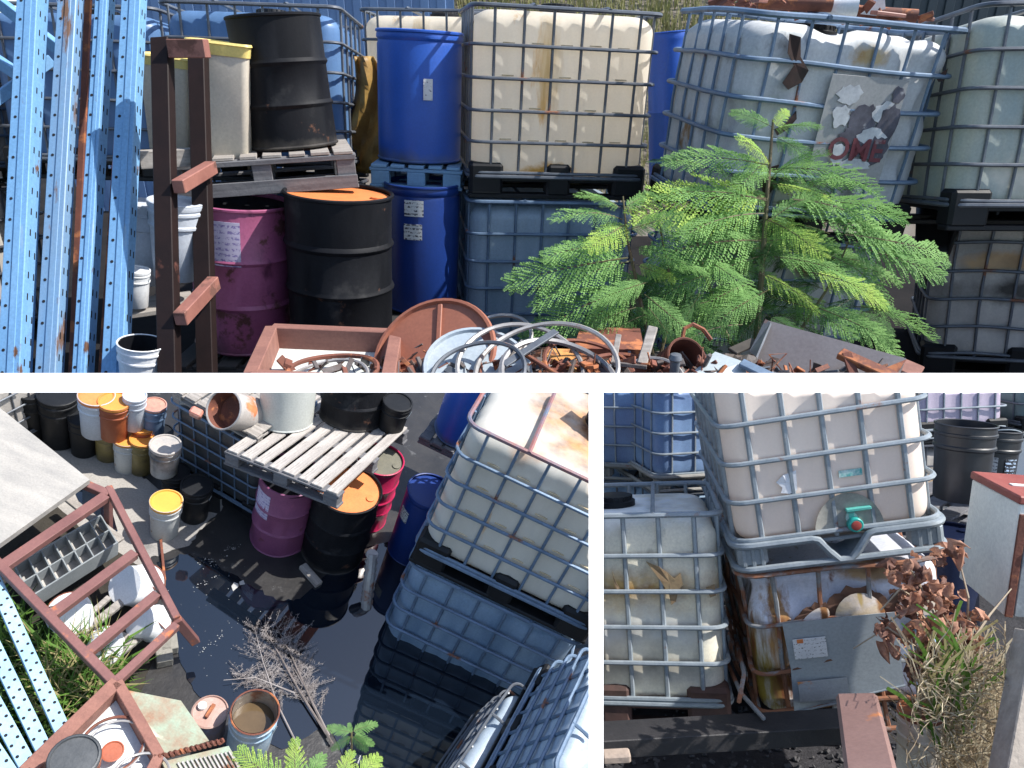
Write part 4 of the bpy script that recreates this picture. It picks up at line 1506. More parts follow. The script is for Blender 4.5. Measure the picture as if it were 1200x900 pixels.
# ---- tanks
UU = [0.4396, 3.488, -3.6015, -0.0567, -0.0458, 0.0254]
whiteb = mat('white_tank_plastic', (.66, .65, .60), (.56, .55, .50), sc=1.5, st=(2, 2, .5), rough=.4, tl=.25, bump=.05, bs=8, rust=.10, rc=(.5, .3, .12), rs=1.4, rst=(4, 4, .4), fine=.03)
rtop = mat('rusted_top_rail', (.30, .10, .07), (.10, .15, .22), sc=5, rough=.6, rust=.2, bump=.2)
tU = ibc(K, pose(UU, 1.23), 'white tank with rust-stained top and red-brown top rail, right in the steep view', whiteb, galv_b(), seed=21, dent=.015, rusttop=rtop, cap=False, ledges=True, group='caged tanks in the steep view')
sm_ = whiteb.copy()
sm_.name = 'white_tank_plastic_with_rust_stained_top'
T_ = sm_.node_tree
N, L = T_.nodes, T_.links
pb_ = N['Principled BSDF']
src = pb_.inputs['Base Color'].links[0].from_socket
tc_ = N.new('ShaderNodeTexCoord')
sub = N.new('ShaderNodeVectorMath')
sub.operation = 'SUBTRACT'
sub.inputs[1].default_value = (.24, .02, 1.13)
L.new(tc_.outputs['Object'], sub.inputs[0])
mul = N.new('ShaderNodeVectorMath')
mul.operation = 'MULTIPLY'
mul.inputs[1].default_value = (.72, .72, 3.0)
L.new(sub.outputs[0], mul.inputs[0])
ln = N.new('ShaderNodeVectorMath')
ln.operation = 'LENGTH'
L.new(mul.outputs[0], ln.inputs[0])
nz_ = N.new('ShaderNodeTexNoise')
nz_.inputs['Scale'].default_value = 3.2
nz_.inputs['Detail'].default_value = 8
L.new(tc_.outputs['Object'], nz_.inputs['Vector'])
ma = N.new('ShaderNodeMath')
ma.operation = 'MULTIPLY_ADD'
ma.inputs[1].default_value = 1.0
L.new(nz_.outputs['Fac'], ma.inputs[0])
L.new(ln.outputs['Value'], ma.inputs[2])
mr = N.new('ShaderNodeMapRange')
mr.inputs['From Min'].default_value = 1.0
mr.inputs['From Max'].default_value = .72
L.new(ma.outputs[0], mr.inputs['Value'])
cr_ = N.new('ShaderNodeValToRGB')
cr_.color_ramp.elements[0].position = .38
cr_.color_ramp.elements[0].color = (.20, .085, .04, 1)
cr_.color_ramp.elements[1].position = .56
cr_.color_ramp.elements[1].color = (.58, .30, .12, 1)
n2 = N.new('ShaderNodeTexNoise')
n2.inputs['Scale'].default_value = 7
n2.inputs['Detail'].default_value = 9
n2.inputs['Roughness'].default_value = .75
L.new(tc_.outputs['Object'], n2.inputs['Vector'])
L.new(n2.outputs['Fac'], cr_.inputs['Fac'])
mx = N.new('ShaderNodeMix')
mx.data_type = 'RGBA'
L.new(mr.outputs[0], mx.inputs['Factor'])
L.new(src, mx.inputs[6])
L.new(cr_.outputs['Color'], mx.inputs[7])
for lk in list(T_.links):
    if lk.from_socket == src and lk.to_node != mx:
        ts = lk.to_socket
        L.new(mx.outputs[2], ts)
for ch in tU.children:
    if ch.name.startswith('tank_bottle'):
        ch.data.materials[0] = sm_
c = MB()
c.lathe([(.12, 0), (.12, .03), (.105, .035), (.10, .07), (.095, .075)], 28)
for i in range(20):
    a = 2 * PI * i / 20
    c.box((.103, 0, .05), (.008, .012, .035), .002, Matrix.Rotation(a, 4, 'Z'))
c.build('cap', blackp(), tU, M=Matrix.Translation((.13, .10, 1.133)))
stain(whiteb, (.45, .36, .24), (0, -.5, .30), (.8, .5, .30), 1.6, 5, colour2=(.60, .54, .44), st=(5, 5, .6))
lb = mat('blue_grey_tank_plastic', (.30, .42, .56), (.19, .29, .42), sc=2, st=(3, 3, .5), rough=.4, tl=.2, bump=.05, bs=8)
ibc(K, pose(UU, 1.23, drop=1.165), 'blue-grey caged tank standing in the oil under the white tank with the rusty top', lb, galv_b(), seed=22, cap=False, group='caged tanks in the steep view')
VV1 = [1.4252, 3.3189, -5.6032, -1.7661, -0.3369, 0.1139]
VV2 = [1.1632, 3.5168, -6.8868, -1.8509, -0.1746, 0.1709]
pb = mat('pale_blue_white_plastic', (.44, .52, .60), (.34, .42, .50), sc=2, rough=.4, tl=.15, bump=.05, rust=.12, rs=2)
ibc(K, pose(VV1, .80), 'pale tank in a blue cage cut by the lower right corner of the steep view', pb, galv_b(), seed=23, group='caged tanks in the steep view', hr=.015, tubr=.013)
ibc(K, pose(VV2, .765), 'dented white tank in a grey-brown cage, left of the pale tank in a blue cage', pb, galv(), seed=24, dent=.08, bend=.02, group='caged tanks in the steep view')
DK = [-2.5336, 5.9418, -6.6369, -0.2242, 0.0694, -0.0717]
ibc(K, pose(DK, .8), 'dark shaded caged tank left of the purple drum, with scrap on its top', mat('charcoal_tank_plastic', (.07, .075, .08), (.04, .045, .05), rough=.5, tl=.1), galv_b(), seed=25, group='caged tanks in the steep view')
q = list(DK)
q[0:3] = list(on(K, 2, 486, -5.3) / .8)
ibc(K, pose(q, .8), 'grey caged tank at the top left corner of the steep view', dullb, galv(), seed=26, group='caged tanks in the steep view')
tp = pose(DK, .8) @ Matrix.Translation((0, 0, 1.175))
pallet(K, tp, 'grey slatted pallet on top of the dark caged tank', 1.15, .95, .12, 7, m=wood(), group='timber pallets in the steep view', seed=5)

# ---- big pallet and what stands on it
PL = [-1.2533, 4.3727, -4.2943, -0.1577, -0.12, -0.16]
PLM = pose(PL, 1.03)
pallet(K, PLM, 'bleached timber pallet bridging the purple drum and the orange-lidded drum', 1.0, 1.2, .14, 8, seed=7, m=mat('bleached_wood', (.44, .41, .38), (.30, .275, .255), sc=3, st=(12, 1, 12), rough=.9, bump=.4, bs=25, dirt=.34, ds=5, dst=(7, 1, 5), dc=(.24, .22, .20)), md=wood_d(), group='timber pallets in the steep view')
up = PLM.to_3x3().col[2].normalized()


def on_pal(x, y):
    return PLM @ Vector((x, y, .142))


def nearest_pal(u, v):
    """where the sight line meets the pallet deck"""
    o_ = PLM @ Vector((0, 0, .142))
    r = ray(K, u, v)
    return r * (o_.dot(up) / r.dot(up))


p = nearest_pal(335, 492)
d_ = -(YR[K] @ p).z
drum(K, frame(p, up), .62, 31 * d_ / F, 'tall white plastic barrel standing on the bleached pallet', mat('white_barrel_plastic', (.62, .64, .60), (.56, .58, .54), rough=.4, tl=.2, bump=.03), plastic=True, ribs=(), group='drums in the steep view')
p = nearest_pal(413, 487)
d_ = -(YR[K] @ p).z
drum(K, frame(p, up), .62, 38 * d_ / F, 'black drum standing on the right part of the bleached pallet', blackd, lid=rusty(), group='drums in the steep view')
# drums below
purp = mat('purple_pink_drum_paint', (.24, .075, .16), (.17, .05, .12), sc=3, rough=.5, rust=.2, rs=4, rc=(.10, .03, .03), bump=.15, dirt=.15, dc=(.08, .02, .06), ds=5)
m_, h_, r_ = fromtop(K, 341, 556, -4.52, ZG, 35)
t = drum(K, m_, h_, r_, 'faded purple-pink drum with a pale sheet stuck on, under the bleached pallet', purp, lid=blackd, group='drums in the steep view')
wraplabel(t, r_, h_, -140, -100, h_ * .55, h_ * .9, MATS['typed_paper_sheet'])
m_, h_, r_ = fromtop(K, 409, 573, -4.50, ZG, 39)
drum(K, m_, h_, r_, 'black drum with a bright orange lid, under the right corner of the bleached pallet', blackd, lid=orl, group='drums in the steep view')
m_, h_, r_ = fromtop(K, 447, 538, -4.52, ZG, 27)
drum(K, m_, h_, r_, 'crimson steel drum in the row behind the orange-lidded drum', mat('crimson_drum_paint', (.50, .02, .09), (.42, .02, .08), rough=.4, bump=.1), ribs=(.3, .5, .7), lid=mat('dusty_olive_lid', (.16, .15, .11), (.10, .10, .08), rough=.7), group='drums in the steep view')
m_, h_, r_ = fromtop(K, 505, 575, -4.50, ZG, 28)
t = drum(K, m_, h_, r_, 'blue plastic drum with small white labels, at the foot of the white tank', MATS['shade_toned_blue_drum_plastic'], plastic=True, ribs=(), group='drums in the steep view')
wraplabel(t, r_, h_, -150, -118, h_ * .62, h_ * .78, lab2)
m_, h_, r_ = fromtop(K, 540, 505, -4.46, -4.47, 32)
q = m_.copy()
q.translation.z = -4.48
drum(K, m_, .8, r_, 'bright blue plastic drum cut by the top, beside the white tank', blued, plastic=True, ribs=(), group='drums in the steep view')
pallet(K, Matrix.Translation(m_.translation + Vector((0, 0, -.1))) @ Matrix.Rotation(-.1, 4, 'Z'), 'dark pallet between the two blue drums beside the white tank', .62, .62, .09, 5, m=wood_d(), group='timber pallets in the steep view')
# black tub behind the pallet, right
m_, h_, r_ = fromtop(K, 462, 470, -4.0, -4.2, 22)
pail(K, Matrix.Translation(on_pal(.36, .50)), .3, .13, 'black bucket at the far right corner of the bleached pallet', blackp(), blackp(), group='pails in the steep view')
hp = [on(K, 436, 650, -4.9), on(K, 434, 670, -5.0), on(K, 430, 700, -5.2), on(K, 429, 712, ZG)]
s = MB().tube([p - hp[0] for p in hp], .045, 10)
for i in range(9):
    f = i / 8
    c = hp[0].lerp(hp[-1], f) - hp[0]
    s.lathe([(.05, -.012), (.056, 0), (.05, .012)], 12, M=Matrix.Translation(c))
single(s, 'ribbed_hose', pale, 'short pale ribbed hose standing between the orange-lidded drum and the blue-grey tank', 'hose', K, Matrix.Translation(hp[0]))
c = on(K, 364, 674, ZG + .03)
single(MB().box((0, 0, 0), (.24, .07, .04), .004), 'timber_offcut', wood(), 'small pale offcut lying in the shadow below the purple drum', 'timber', K, Matrix.Translation(c) @ Matrix.Rotation(-.5, 4, 'Z'))

# rusty pipe end and red scrap on the dark tank
DKM = pose(DK, .8)
dku = DKM.to_3x3().col[2].normalized()
c = DKM @ Vector((0, 0, 1.52))
pc = ray(K, 262, 480)
pc = pc * (c.dot(dku) / pc.dot(dku))
t = thing('rusty_can', 'rusty can lying on its side, dark mouth facing out, on the dark caged tank', 'can', K, frame(pc, Vector((-.25, -.62, .45))))
MB().lathe([(.15, -.36), (.155, -.1), (.165, 0)], 30, cap1=False).build('body', mat('pale_rusty_tin', (.42, .40, .38), (.34, .30, .27), sc=3, rust=.45, rc=(.35, .12, .05), rs=3, rough=.5), t)
MB().lathe([(.06, -.16), (.14, -.15), (.155, 0)], 30, cap0=True, cap1=False).build('inner_wall', rusty(), t)
MB().tube([(math.cos(a) * .16, math.sin(a) * .16, 0) for a in [2 * PI * i / 30 for i in range(30)]], .009, 6, closed=True).build('rim', pale, t)
c = DKM @ Vector((0, 0, 1.40))
pc = ray(K, 230, 484)
pc = pc * (c.dot(dku) / pc.dot(dku))
single(MB().box((0, 0, 0), (.10, .07, .09), .02), 'red_plastic_lump', mat('salmon_plastic', (.55, .18, .12), (.5, .3, .25), sc=4, rough=.5), 'crumpled salmon-coloured plastic lump left of the lying rusty can', 'plastic scrap', K, frame(pc, Vector((.2, -.4, .8))))

# ---- pails along the left
yl = mat('orange_yellow_lid', (.78, .37, .06), (.68, .30, .05), sc=3, rough=.5, bump=.05, fine=.05)
orp = mat('orange_rust_lid', (.70, .27, .05), (.60, .22, .04), sc=3, rough=.6, bump=.1, rust=.1)
rp = mat('red_brown_pail', (.26, .06, .025), (.34, .09, .03), sc=3, rough=.5, rust=.12, bump=.1)
oy = mat('oily_yellow_pail', (.22, .17, .05), (.10, .08, .04), sc=3, rough=.4, dirt=.3, dc=(.02, .02, .02), ds=3)
gy = mat('pale_grey_pail', (.50, .51, .50), (.44, .45, .44), sc=3, rust=.2, rs=5, rc=(.2,.09,.04), rough=.45, dirt=.2, dc=(.25, .22, .18))
bp2 = mat('blue_white_pail', (.16, .24, .36), (.05, .08, .14), sc=3, rough=.5, dirt=.2)
bw = mat('black_and_white_pail', (.02, .02, .022), (.45, .45, .45), sc=3.2, rough=.4, bump=.05)
G_ = 'pails in the steep view'
for u, v, zt, zb, r, l_, m, lid, kw in (
        (195, 587, ZG + .30, ZG, 17.5, 'pale grey pail with an orange-yellow lid standing alone on the lit concrete', gy, yl, dict(handle=False)),
        (231, 568, ZG + .30, ZG, 17.5, 'black lidded pail with a pale wire handle, right of the lone yellow-lidded pail', blackp(), blackp(), dict(hang=-70)),
        (194, 521, ZG + .50, ZG + .26, 17, 'black and white pail with a grey lid, on top of a dark pail', bw, mat('grey_dusty_lid', (.30, .29, .28), (.46, .40, .35), sc=6, rough=.6), dict(hang=-60)),
        (206, 552, ZG + .26, ZG, 15, 'dark pail underneath the black and white grey-lidded pail', blackp(), blackp(), dict(handle=False)),
        (134, 470, ZG + .58, ZG + .28, 17, 'red-brown pail with an orange lid, on top of a pale pail', rp, orp, dict(hang=-50)),
        (149, 513, ZG + .28, ZG, 14.5, 'pale pail with oily streaks under the red-brown pail', gy, orp, dict(handle=False)),
        (113, 463, ZG + .58, ZG + .26, 19, 'white pail left of the red-brown orange-lidded pail, cut by the top', whp, orl, dict(handle=False)),
        (127, 502, ZG + .26, ZG, 14.5, 'oily dark yellow pail under the white pail', oy, oy, dict(handle=False)),
        (158, 463, ZG + .62, ZG + .34, 12.5, 'narrow white pail with an orange foot behind the red-brown pail', whp, whp, dict(handle=False)),
        (168, 500, ZG + .34, ZG + .05, 12, 'orange-streaked pail under the narrow white pail', rp, orp, dict(handle=False)),
        (167, 514, ZG + .30, ZG, 13.5, 'oily yellow pail with an orange lid, right of the pale streaked pail', oy, orp, dict(hang=-60)),
        (181, 474, ZG + .52, ZG + .20, 13, 'blue and white pail with a salmon-pink lid beside the dark caged tank', bp2, mat('salmon_lid', (.55, .28, .20), (.20, .08, .08), sc=4, rough=.6), dict(handle=False)),
        (190, 505, ZG + .20, ZG, 12, 'dark pail underneath the blue and white pail', blackp(), blackp(), dict(handle=False)),
        (36, 458, ZG + .40, ZG, 16, 'black pail in the shade beside the grey caged tank at the top left', blackp(), blackp(), dict(handle=False)),
        (68, 462, ZG + .42, ZG, 21, 'big black bin in the shade at the top left', blackp(), blackp(), dict(handle=False)),
        (98, 488, ZG + .32, ZG, 16, 'dark pail in the shade between the black bin and the white pail', blackp(), blackp(), dict(handle=False)),
):
    m_, h_, r_ = fromtop(K, u, v, ZG + (zt - ZG) * 1.3, ZG + (zb - ZG) * 1.3, r)
    pail(K, m_, h_, r_, l_, m, lid, group=G_, **kw)
c = on(K, 90, 500, ZG + .03)
single(MB().box((0, 0, 0), (.35, .05, .03), .004), 'timber_offcut', wood(), 'thin pale stick on the ground in the shade at the top left', 'timber', K, Matrix.Translation(c) @ Matrix.Rotation(.9, 4, 'Z'))
# pail with murky water, small rusty round tin
m_, h_, r_ = fromtop(K, 299, 834, ZG + .44, ZG, 27)
pail(K, m_, h_, r_, 'open white-blue pail half full of murky brown water beside the fallen branch', mat('chipped_blue_white_pail', (.55, .58, .60), (.12, .30, .48), sc=3.5, rough=.5, rust=.15, rs=4), open_top=True, inner=mat('stained_tin', (.30, .25, .20), (.20, .16, .13), rough=.5, rust=.3),
     liquid=mat('murky_water', (.11, .075, .04), (.08, .055, .03), rough=.08, bump=0, fine=0, spec=.6), group=G_, hang=-55, taper=.05, ring=rusty())
m_, h_, r_ = fromtop(K, 246, 834, ZG + .26, ZG, 20)
t = thing('solvent_tin', 'small round rust-topped tin with a white screw cap, left of the murky water pail', 'tin', K, m_, G_)
MB().lathe([(r_ * .98, 0), (r_, .01), (r_, h_ - .01), (r_ * .97, h_)], 30, cap1=False).build('body', mat('blue_grey_tin', (.16, .17, .26), (.25, .16, .12), sc=4, rough=.4, rust=.25, metal=.3), t)
MB().lathe([(r_ * 1.0, h_ - .01), (r_ * 1.03, h_), (r_ * .95, h_ + .006), (r_ * .92, h_ - .006), (r_ * .2, h_ - .005)], 30).build('lid', mat('pinkish_rust_lid', (.36, .22, .18), (.45, .34, .30), sc=5, rough=.6, rust=.35, rc=(.3, .12, .06)), t)
MB().lathe([(.028, 0), (.028, .025), (.02, .028)], 16, M=Matrix.Translation((-r_ * .55, r_ * .1, h_ - .005))).build('screw_cap', enam, t)
MB().box((0, 0, h_ + .012), (.025, .10, .016), .004).build('handle', rusty(), t)

# ---- timber board top left and the rusty frame
ZR = -4.72
bd_p = [on(K, u, v, ZR + .09) for u, v in ((-70, 422), (105, 562), (-70, 687))]
mb = MB()
mb.prism([(p.x, p.y, 0) for p in bd_p], .045)
single(mb, 'plywood_board', mat('weathered_plywood', (.36, .34, .31), (.26, .25, .235), sc=2, st=(1, 4, 1), rough=.85, bump=.3, bs=18, dirt=.22, dc=(.22, .19, .17), ds=3), 'weathered grey plywood board lying on the rusty frame at the left edge', 'board', K, Matrix.Translation((0, 0, ZR + .09)))
fr = mat('dull_red_frame_paint', (.20, .09, .08), (.15, .065, .06), sc=4, rough=.5, rust=.2, rs=5, rc=(.28, .09, .04), bump=.1)
a_, b_ = on(K, 127, 572, ZR), on(K, 207, 726, ZR)
b2_ = on(K, 229, 752, ZR - .35)
c_, d_ = on(K, 135, 803, ZR), on(K, -40, 622, ZR)
O = Vector((c_.x, c_.y, ZG))
t = thing('ladder_frame', 'dull red welded steel frame with rungs lying over the pails at the left', 'steel frame', K, Matrix.Translation(O))
MB().beam(a_ - O, b_ - O, .05, .06).build('side_rail', fr, t)
MB().beam(b_ - O, b2_ - O, .05, .06).build('bent_rail_end', fr, t)
MB().beam(d_ - O, c_ - O, .055, .06).build('side_rail', fr, t)
for (p, q, w_) in (((-2, 668), (124, 582), .078), ((57, 724), (158, 649), .07), ((101, 767), (184, 697), .065), ((133, 802), (207, 733), .055), ((97, 567), (128, 580), .06)):
    MB().beam(on(K, *p, ZR) - O, on(K, *q, ZR) - O, w_, .055).build('rung', fr, t)
MB().beam(c_ - O, Vector((c_.x - O.x, c_.y - O.y, 0)), .05, .05, up=(0, 1, 0)).build('leg', fr, t)
MB().beam(a_ - O, Vector((a_.x - O.x, a_.y - O.y, 0)), .05, .05, up=(0, 1, 0)).build('leg', fr, t)
GW = 'timber slats under the rusty frame'
for p, q, w_, l_ in (((84, 752), (146, 703), .06, 'pale plank under the third rung, carrying the white bowls'), ((117, 784), (190, 725), .06, 'pale plank between the two lowest rungs'), ((78, 583), (142, 634), .06, 'pale timber lying under the first rung beside the plastic crate'), ((100, 725), (128, 700), .04, 'short pale strip between the second and third rung'), ((146, 742), (120, 775), .07, 'short dark offcut under the lowest rungs')):
    A, B = on(K, *p, ZG + .22), on(K, *q, ZG + .22)
    stick(l_, A, B, w_, .03, wood(), 'timber_plank', 'timber', K, GW, up=(0, 0, 1))
for p, q, l_ in (((183, 752), (203, 778), 'upper of two grey wooden blocks by the bent rail end'), ((176, 768), (200, 782), 'lower grey wooden block by the bent rail end')):
    pass
for u, v, l_ in ((192, 767, 'lit grey wooden block lying below the bent rail end'), (198, 753, 'shaded grey wooden block just above the lit block')):
    c = on(K, u, v, ZG + .05)
    single(MB().box((0, 0, 0), (.16, .11, .08), .005), 'timber_block', mat('grey_block_wood', (.25, .24, .21), (.18, .17, .15), rough=.9, bump=.4), l_, 'timber', K, Matrix.Translation(c) @ Matrix.Rotation(-.9, 4, 'Z'))
GB = 'white enamel pails lying under the frame'
for u, v, r, dr, l_ in ((146, 686, 25, (.25, .55, -.55), 'white enamel pail with rusty edge lying under the second rung, right one'), (86, 728, 24, (-.5, .45, -.5), 'white enamel pail lying under the second rung, left one'),
                        (160, 727, 21, (.5, .45, -.5), 'white enamel pail lying between the third and fourth rung, right one'), (124, 763, 20, (-.4, .5, -.5), 'white enamel pail lying between the third and fourth rung, left one')):
    p = on(K, u, v, ZG + .30)
    dd = -(YR[K] @ p).z
    rr = r * dd / F
    pail(K, frame(p, Vector(dr)), rr * 1.5, rr, l_, enam, open_top=True, inner=enam, group=GB, ring=rusty(), handm=rusty(), taper=.10)
# grey plastic crate of cells
A, B, C_ = on(K, 37, 706, ZG + .25), on(K, 138, 642, ZG + .25), on(K, 18, 668, ZG + .25)
t = thing('cell_crate', 'grey plastic crate with rows of cells lying under the first rung', 'plastic crate', K, Matrix.Translation(A))
gp = mat('grey_crate_plastic', (.24, .26, .27), (.18, .20, .21), rough=.5, bump=.05)
ex, ey = (B - A), (C_ - A)
MB().beam((0, 0, 0), ex, .012, .15).build('side_wall', gp, t)
MB().beam(ey, ex + ey, .012, .12).build('side_wall', gp, t)
MB().beam(ey * .5, ex + ey * .5, .010, .10).build('divider', gp, t)
for i in range(8):
    f = i / 7
    MB().beam(ex * f, ex * f + ey, .010, .10).build('divider', gp, t)
mb = MB()
mb.prism([tuple(v)[:2] for v in (Vector((0, 0, 0)), ex, ex + ey, ey)], .008, M=Matrix.Translation((0, 0, -.06)))
mb.build('bottom', mat('pale_crate_bottom', (.42, .40, .37), (.34, .32, .3)), t)

# ---- blue perforated strips
pbl = mat('sun_bleached_blue_paint', (.24, .42, .58), (.36, .52, .64), sc=2.5, rough=.5, bump=.05, dirt=.12, dc=(.06, .25, .50), ds=2)
for a, b, w_, l_ in (((-30, 628), (75, 860), 15, 'pale blue perforated strip nearest to the rusty frame'), ((-40, 690), (53, 882), 15, 'middle pale blue perforated strip at the lower left'), ((-50, 745), (42, 915), 16, 'pale blue perforated strip second from the corner'), ((-60, 800), (26, 930), 16, 'pale blue perforated strip nearest to the lower left corner')):
    A, B = on(K, *a, -4.75), on(K, *b, -4.85)
    dd = -(YR[K] @ B).z
    w3 = w_ * dd / F
    M = frame(B, A - B, xhint=Vector((1, .3, 0)))
    # strip local: z along, x across, y thickness
    L = (A - B).length
    t = thing('perforated_strip', l_, 'steel strip', K, M, 'pale blue perforated strips')
    MB().box((0, 0, L / 2), (w3, .012, L), .002).build('strip', pbl, t)
    for sx in (-1, 1):
        MB().box((sx * w3 / 2, .018, L / 2), (.006, .03, L), .002).build('folded_edge', pbl, t)
    h = MB()
    n = int(L / .075)
    for i in range(n):
        for c in (-1, 1):
            for yy in (-.0065, .0065):
                h.lathe([(.0095, -.0007), (.0095, .0007)], 8, M=Matrix.Translation((c * w3 * .28, yy, .03 + i * .075 + (c > 0) * .03)) @ Matrix.Rotation(PI / 2, 4, 'X'))
    h.build('punched_holes', holem, t, kind='stuff')

# ---- crate, hoops and rusty cabinet panel in the corner
ZC = -4.75
ca, cb, cc, cd = on(K, 30, 912, ZC), on(K, 137, 806, ZC), on(K, 186, 892, ZC), on(K, 150, 960, ZC)
t = thing('crate', 'red-brown wooden crate with a white board, lower left corner of the steep view', 'crate', K, Matrix.Translation(ca))
for a, b, w_ in ((ca, cb, .085), (cb, cc, .06), (cc, cd, .06), (cd, ca, .06)):
    MB().beam(a - ca, b - ca, w_, .16).build('side_board', crate_m, t)
mb = MB()
mb.prism([tuple((p - ca)[:2]) for p in (ca, cd, cc, cb)], .01, M=Matrix.Translation((0, 0, -.03)))
mb.build('white_board', mat('pale_blue_white_board', (.66, .70, .70), (.56, .62, .64), sc=2, rough=.5), t)
ring('orange-brown hoop lying on the white board of the corner crate', on(K, 134, 872, ZC + .04), .17, .008, rusty(), (0, 0, 1)) if False else None


def ring_k(k, label, c, r, tr, m, nrm, grp):
    M = frame(c, Vector(nrm))
    n = 40
    pts = [(math.cos(2 * PI * i / n) * r, math.sin(2 * PI * i / n) * r, .006 * math.sin(4 * PI * i / n)) for i in range(n)]
    return single(MB().tube(pts, tr, 6, closed=True), 'steel_hoop', m, label, 'hoop', k, M, grp)


ring_k(K, 'orange-brown hoop on the white board of the corner crate', on(K, 132, 872, ZC + .04), .165, .009, rusty(), (0, 0, 1), 'hoops on the corner crate')
ring_k(K, 'thin pale hoop inside the orange-brown hoop on the corner crate', on(K, 136, 874, ZC + .05), .15, .006, pale, (0.05, 0, 1), 'hoops on the corner crate')
ring_k(K, 'pale rusty hoop crossing the bottom edge in front of the corner crate', on(K, 165, 912, ZC + .08), .15, .008, pale, (0, .1, 1), 'hoops on the corner crate')
p = on(K, 132, 881, ZC + .03)
single(MB().lathe([(.06, 0), (.062, .008), (.055, .01), (.052, .004), (.01, .004)], 24), 'small_lid', mat('brick_red_lid', (.36, .10, .05), (.30, .08, .04), rough=.6), 'small brick-red round lid lying beside the black-lidded tub', 'lid', K, Matrix.Translation(p))
m_, h_, r_ = fromtop(K, 87, 888, ZC + .32, ZC, 27)
pail(K, m_, h_, r_, 'rusty tub with a dusty black lid in the lower left corner', rusty(), mat('dusty_black_lid', (.045, .05, .055), (.09, .095, .10), sc=4, rough=.5), group=G_, handle=False, ring=blackd)
pa_, pb_, pc_, pd_ = on(K, 140, 807, ZC + .06), on(K, 212, 821, ZC - .02), on(K, 245, 868, ZC - .05), on(K, 186, 888, ZC + .05)
rg = mat('rusty_green_panel', (.25, .34, .26), (.24, .13, .08), sc=5, rough=.6, rust=.22, rs=3.5, rc=(.20, .075, .04), bump=.2, dirt=.16, dc=(.55, .48, .40), ds=3.5, dst=(1, 3, 1))
stain(rg, (.20, .08, .045), (.02, -.05, 0), (.10, .5, .5), .6, 6, colour2=(.34, .16, .09), st=(3, 1, 1))
stain(rg, (.55, .47, .38), (.22, -.16, 0), (.16, .05, .5), .7, 6, colour2=(.62, .55, .46), st=(1, 5, 1))
t = thing('rusty_cabinet', 'rust and pale green sheet metal cabinet lid with a twisted edge, beside the corner crate', 'cabinet', K, Matrix.Translation(pa_))
O = pa_
s = MB()
s.smooth = False
vs = [q - O for q in (pa_, pb_, pc_, pd_)]
s.add(vs + [v + Vector((0, 0, -.05)) for v in vs], [(0, 3, 2, 1), (4, 5, 6, 7), (0, 1, 5, 4), (1, 2, 6, 5), (2, 3, 7, 6), (3, 0, 4, 7)])
s.build('lid_panel', rg, t)
# twisted rope-like edge
s = MB()
pe, pf = on(K, 184, 888, ZC + .07), on(K, 262, 868, ZC - .03)
for ph in (0, PI):
    pts = []
    for i in range(61):
        f = i / 60
        c = pe.lerp(pf, f) - O
        pts.append(c + Vector((0, math.cos(f * 40 + ph) * .012, math.sin(f * 40 + ph) * .012)))
    s.tube(pts, .010, 5)
s.build('twisted_edge', rusty(), t)
s = MB()
s.smooth = False
ge = [on(K, 188, 893, ZC + .03), on(K, 268, 874, ZC - .08), on(K, 300, 930, ZC - .1), on(K, 215, 940, ZC)]
vs = [q - O for q in ge]
s.add(vs + [v + Vector((0, 0, -.04)) for v in vs], [(0, 3, 2, 1), (4, 5, 6, 7), (0, 1, 5, 4), (1, 2, 6, 5), (2, 3, 7, 6), (3, 0, 4, 7)])
s.build('front_panel', rg, t)
for i in range(13):
    f = .2 + i / 16
    a = ge[0].lerp(ge[1], f) - O + Vector((0, 0, .012))
    b = ge[3].lerp(ge[2], f) - O + Vector((0, 0, .012))
    MB().beam(a.lerp(b, .12), b, .012, .012).build('grille_bar', pale, t)

# ---- fallen dry branch in the oil
rn = random.Random(17)
ZB = ZG + .03
O = on(K, 388, 872, ZB)
t = thing('fallen_branch', 'dead bushy branch lying in the black oil', 'branch', K, Matrix.Translation(O))
brm = mat('dry_dark_bark', (.10, .085, .075), (.20, .17, .16), sc=9, rough=.8)
brl = mat('pale_dry_twig', (.36, .33, .32), (.22, .19, .18), sc=9, rough=.8)
mains = [[(390, 872), (352, 812), (328, 768), (310, 738)], [(388, 870), (362, 815), (342, 770), (322, 730)], [(352, 880), (325, 825), (308, 775), (298, 735)], [(386, 862), (366, 822), (345, 784)], [(345, 812), (300, 794), (262, 797)]]
for i, pl in enumerate(mains):
    pts = [on(K, u, v, ZB + rn.uniform(0, .02)) - O for u, v in pl]
    MB().tube(pts, lambda f, i=i: (.009 if i < 2 else .006) * (1 - .7 * f), 5).build('limb', brm if i < 2 else brl, t)
tw = MB()
fz = MB()
fz.smooth = False
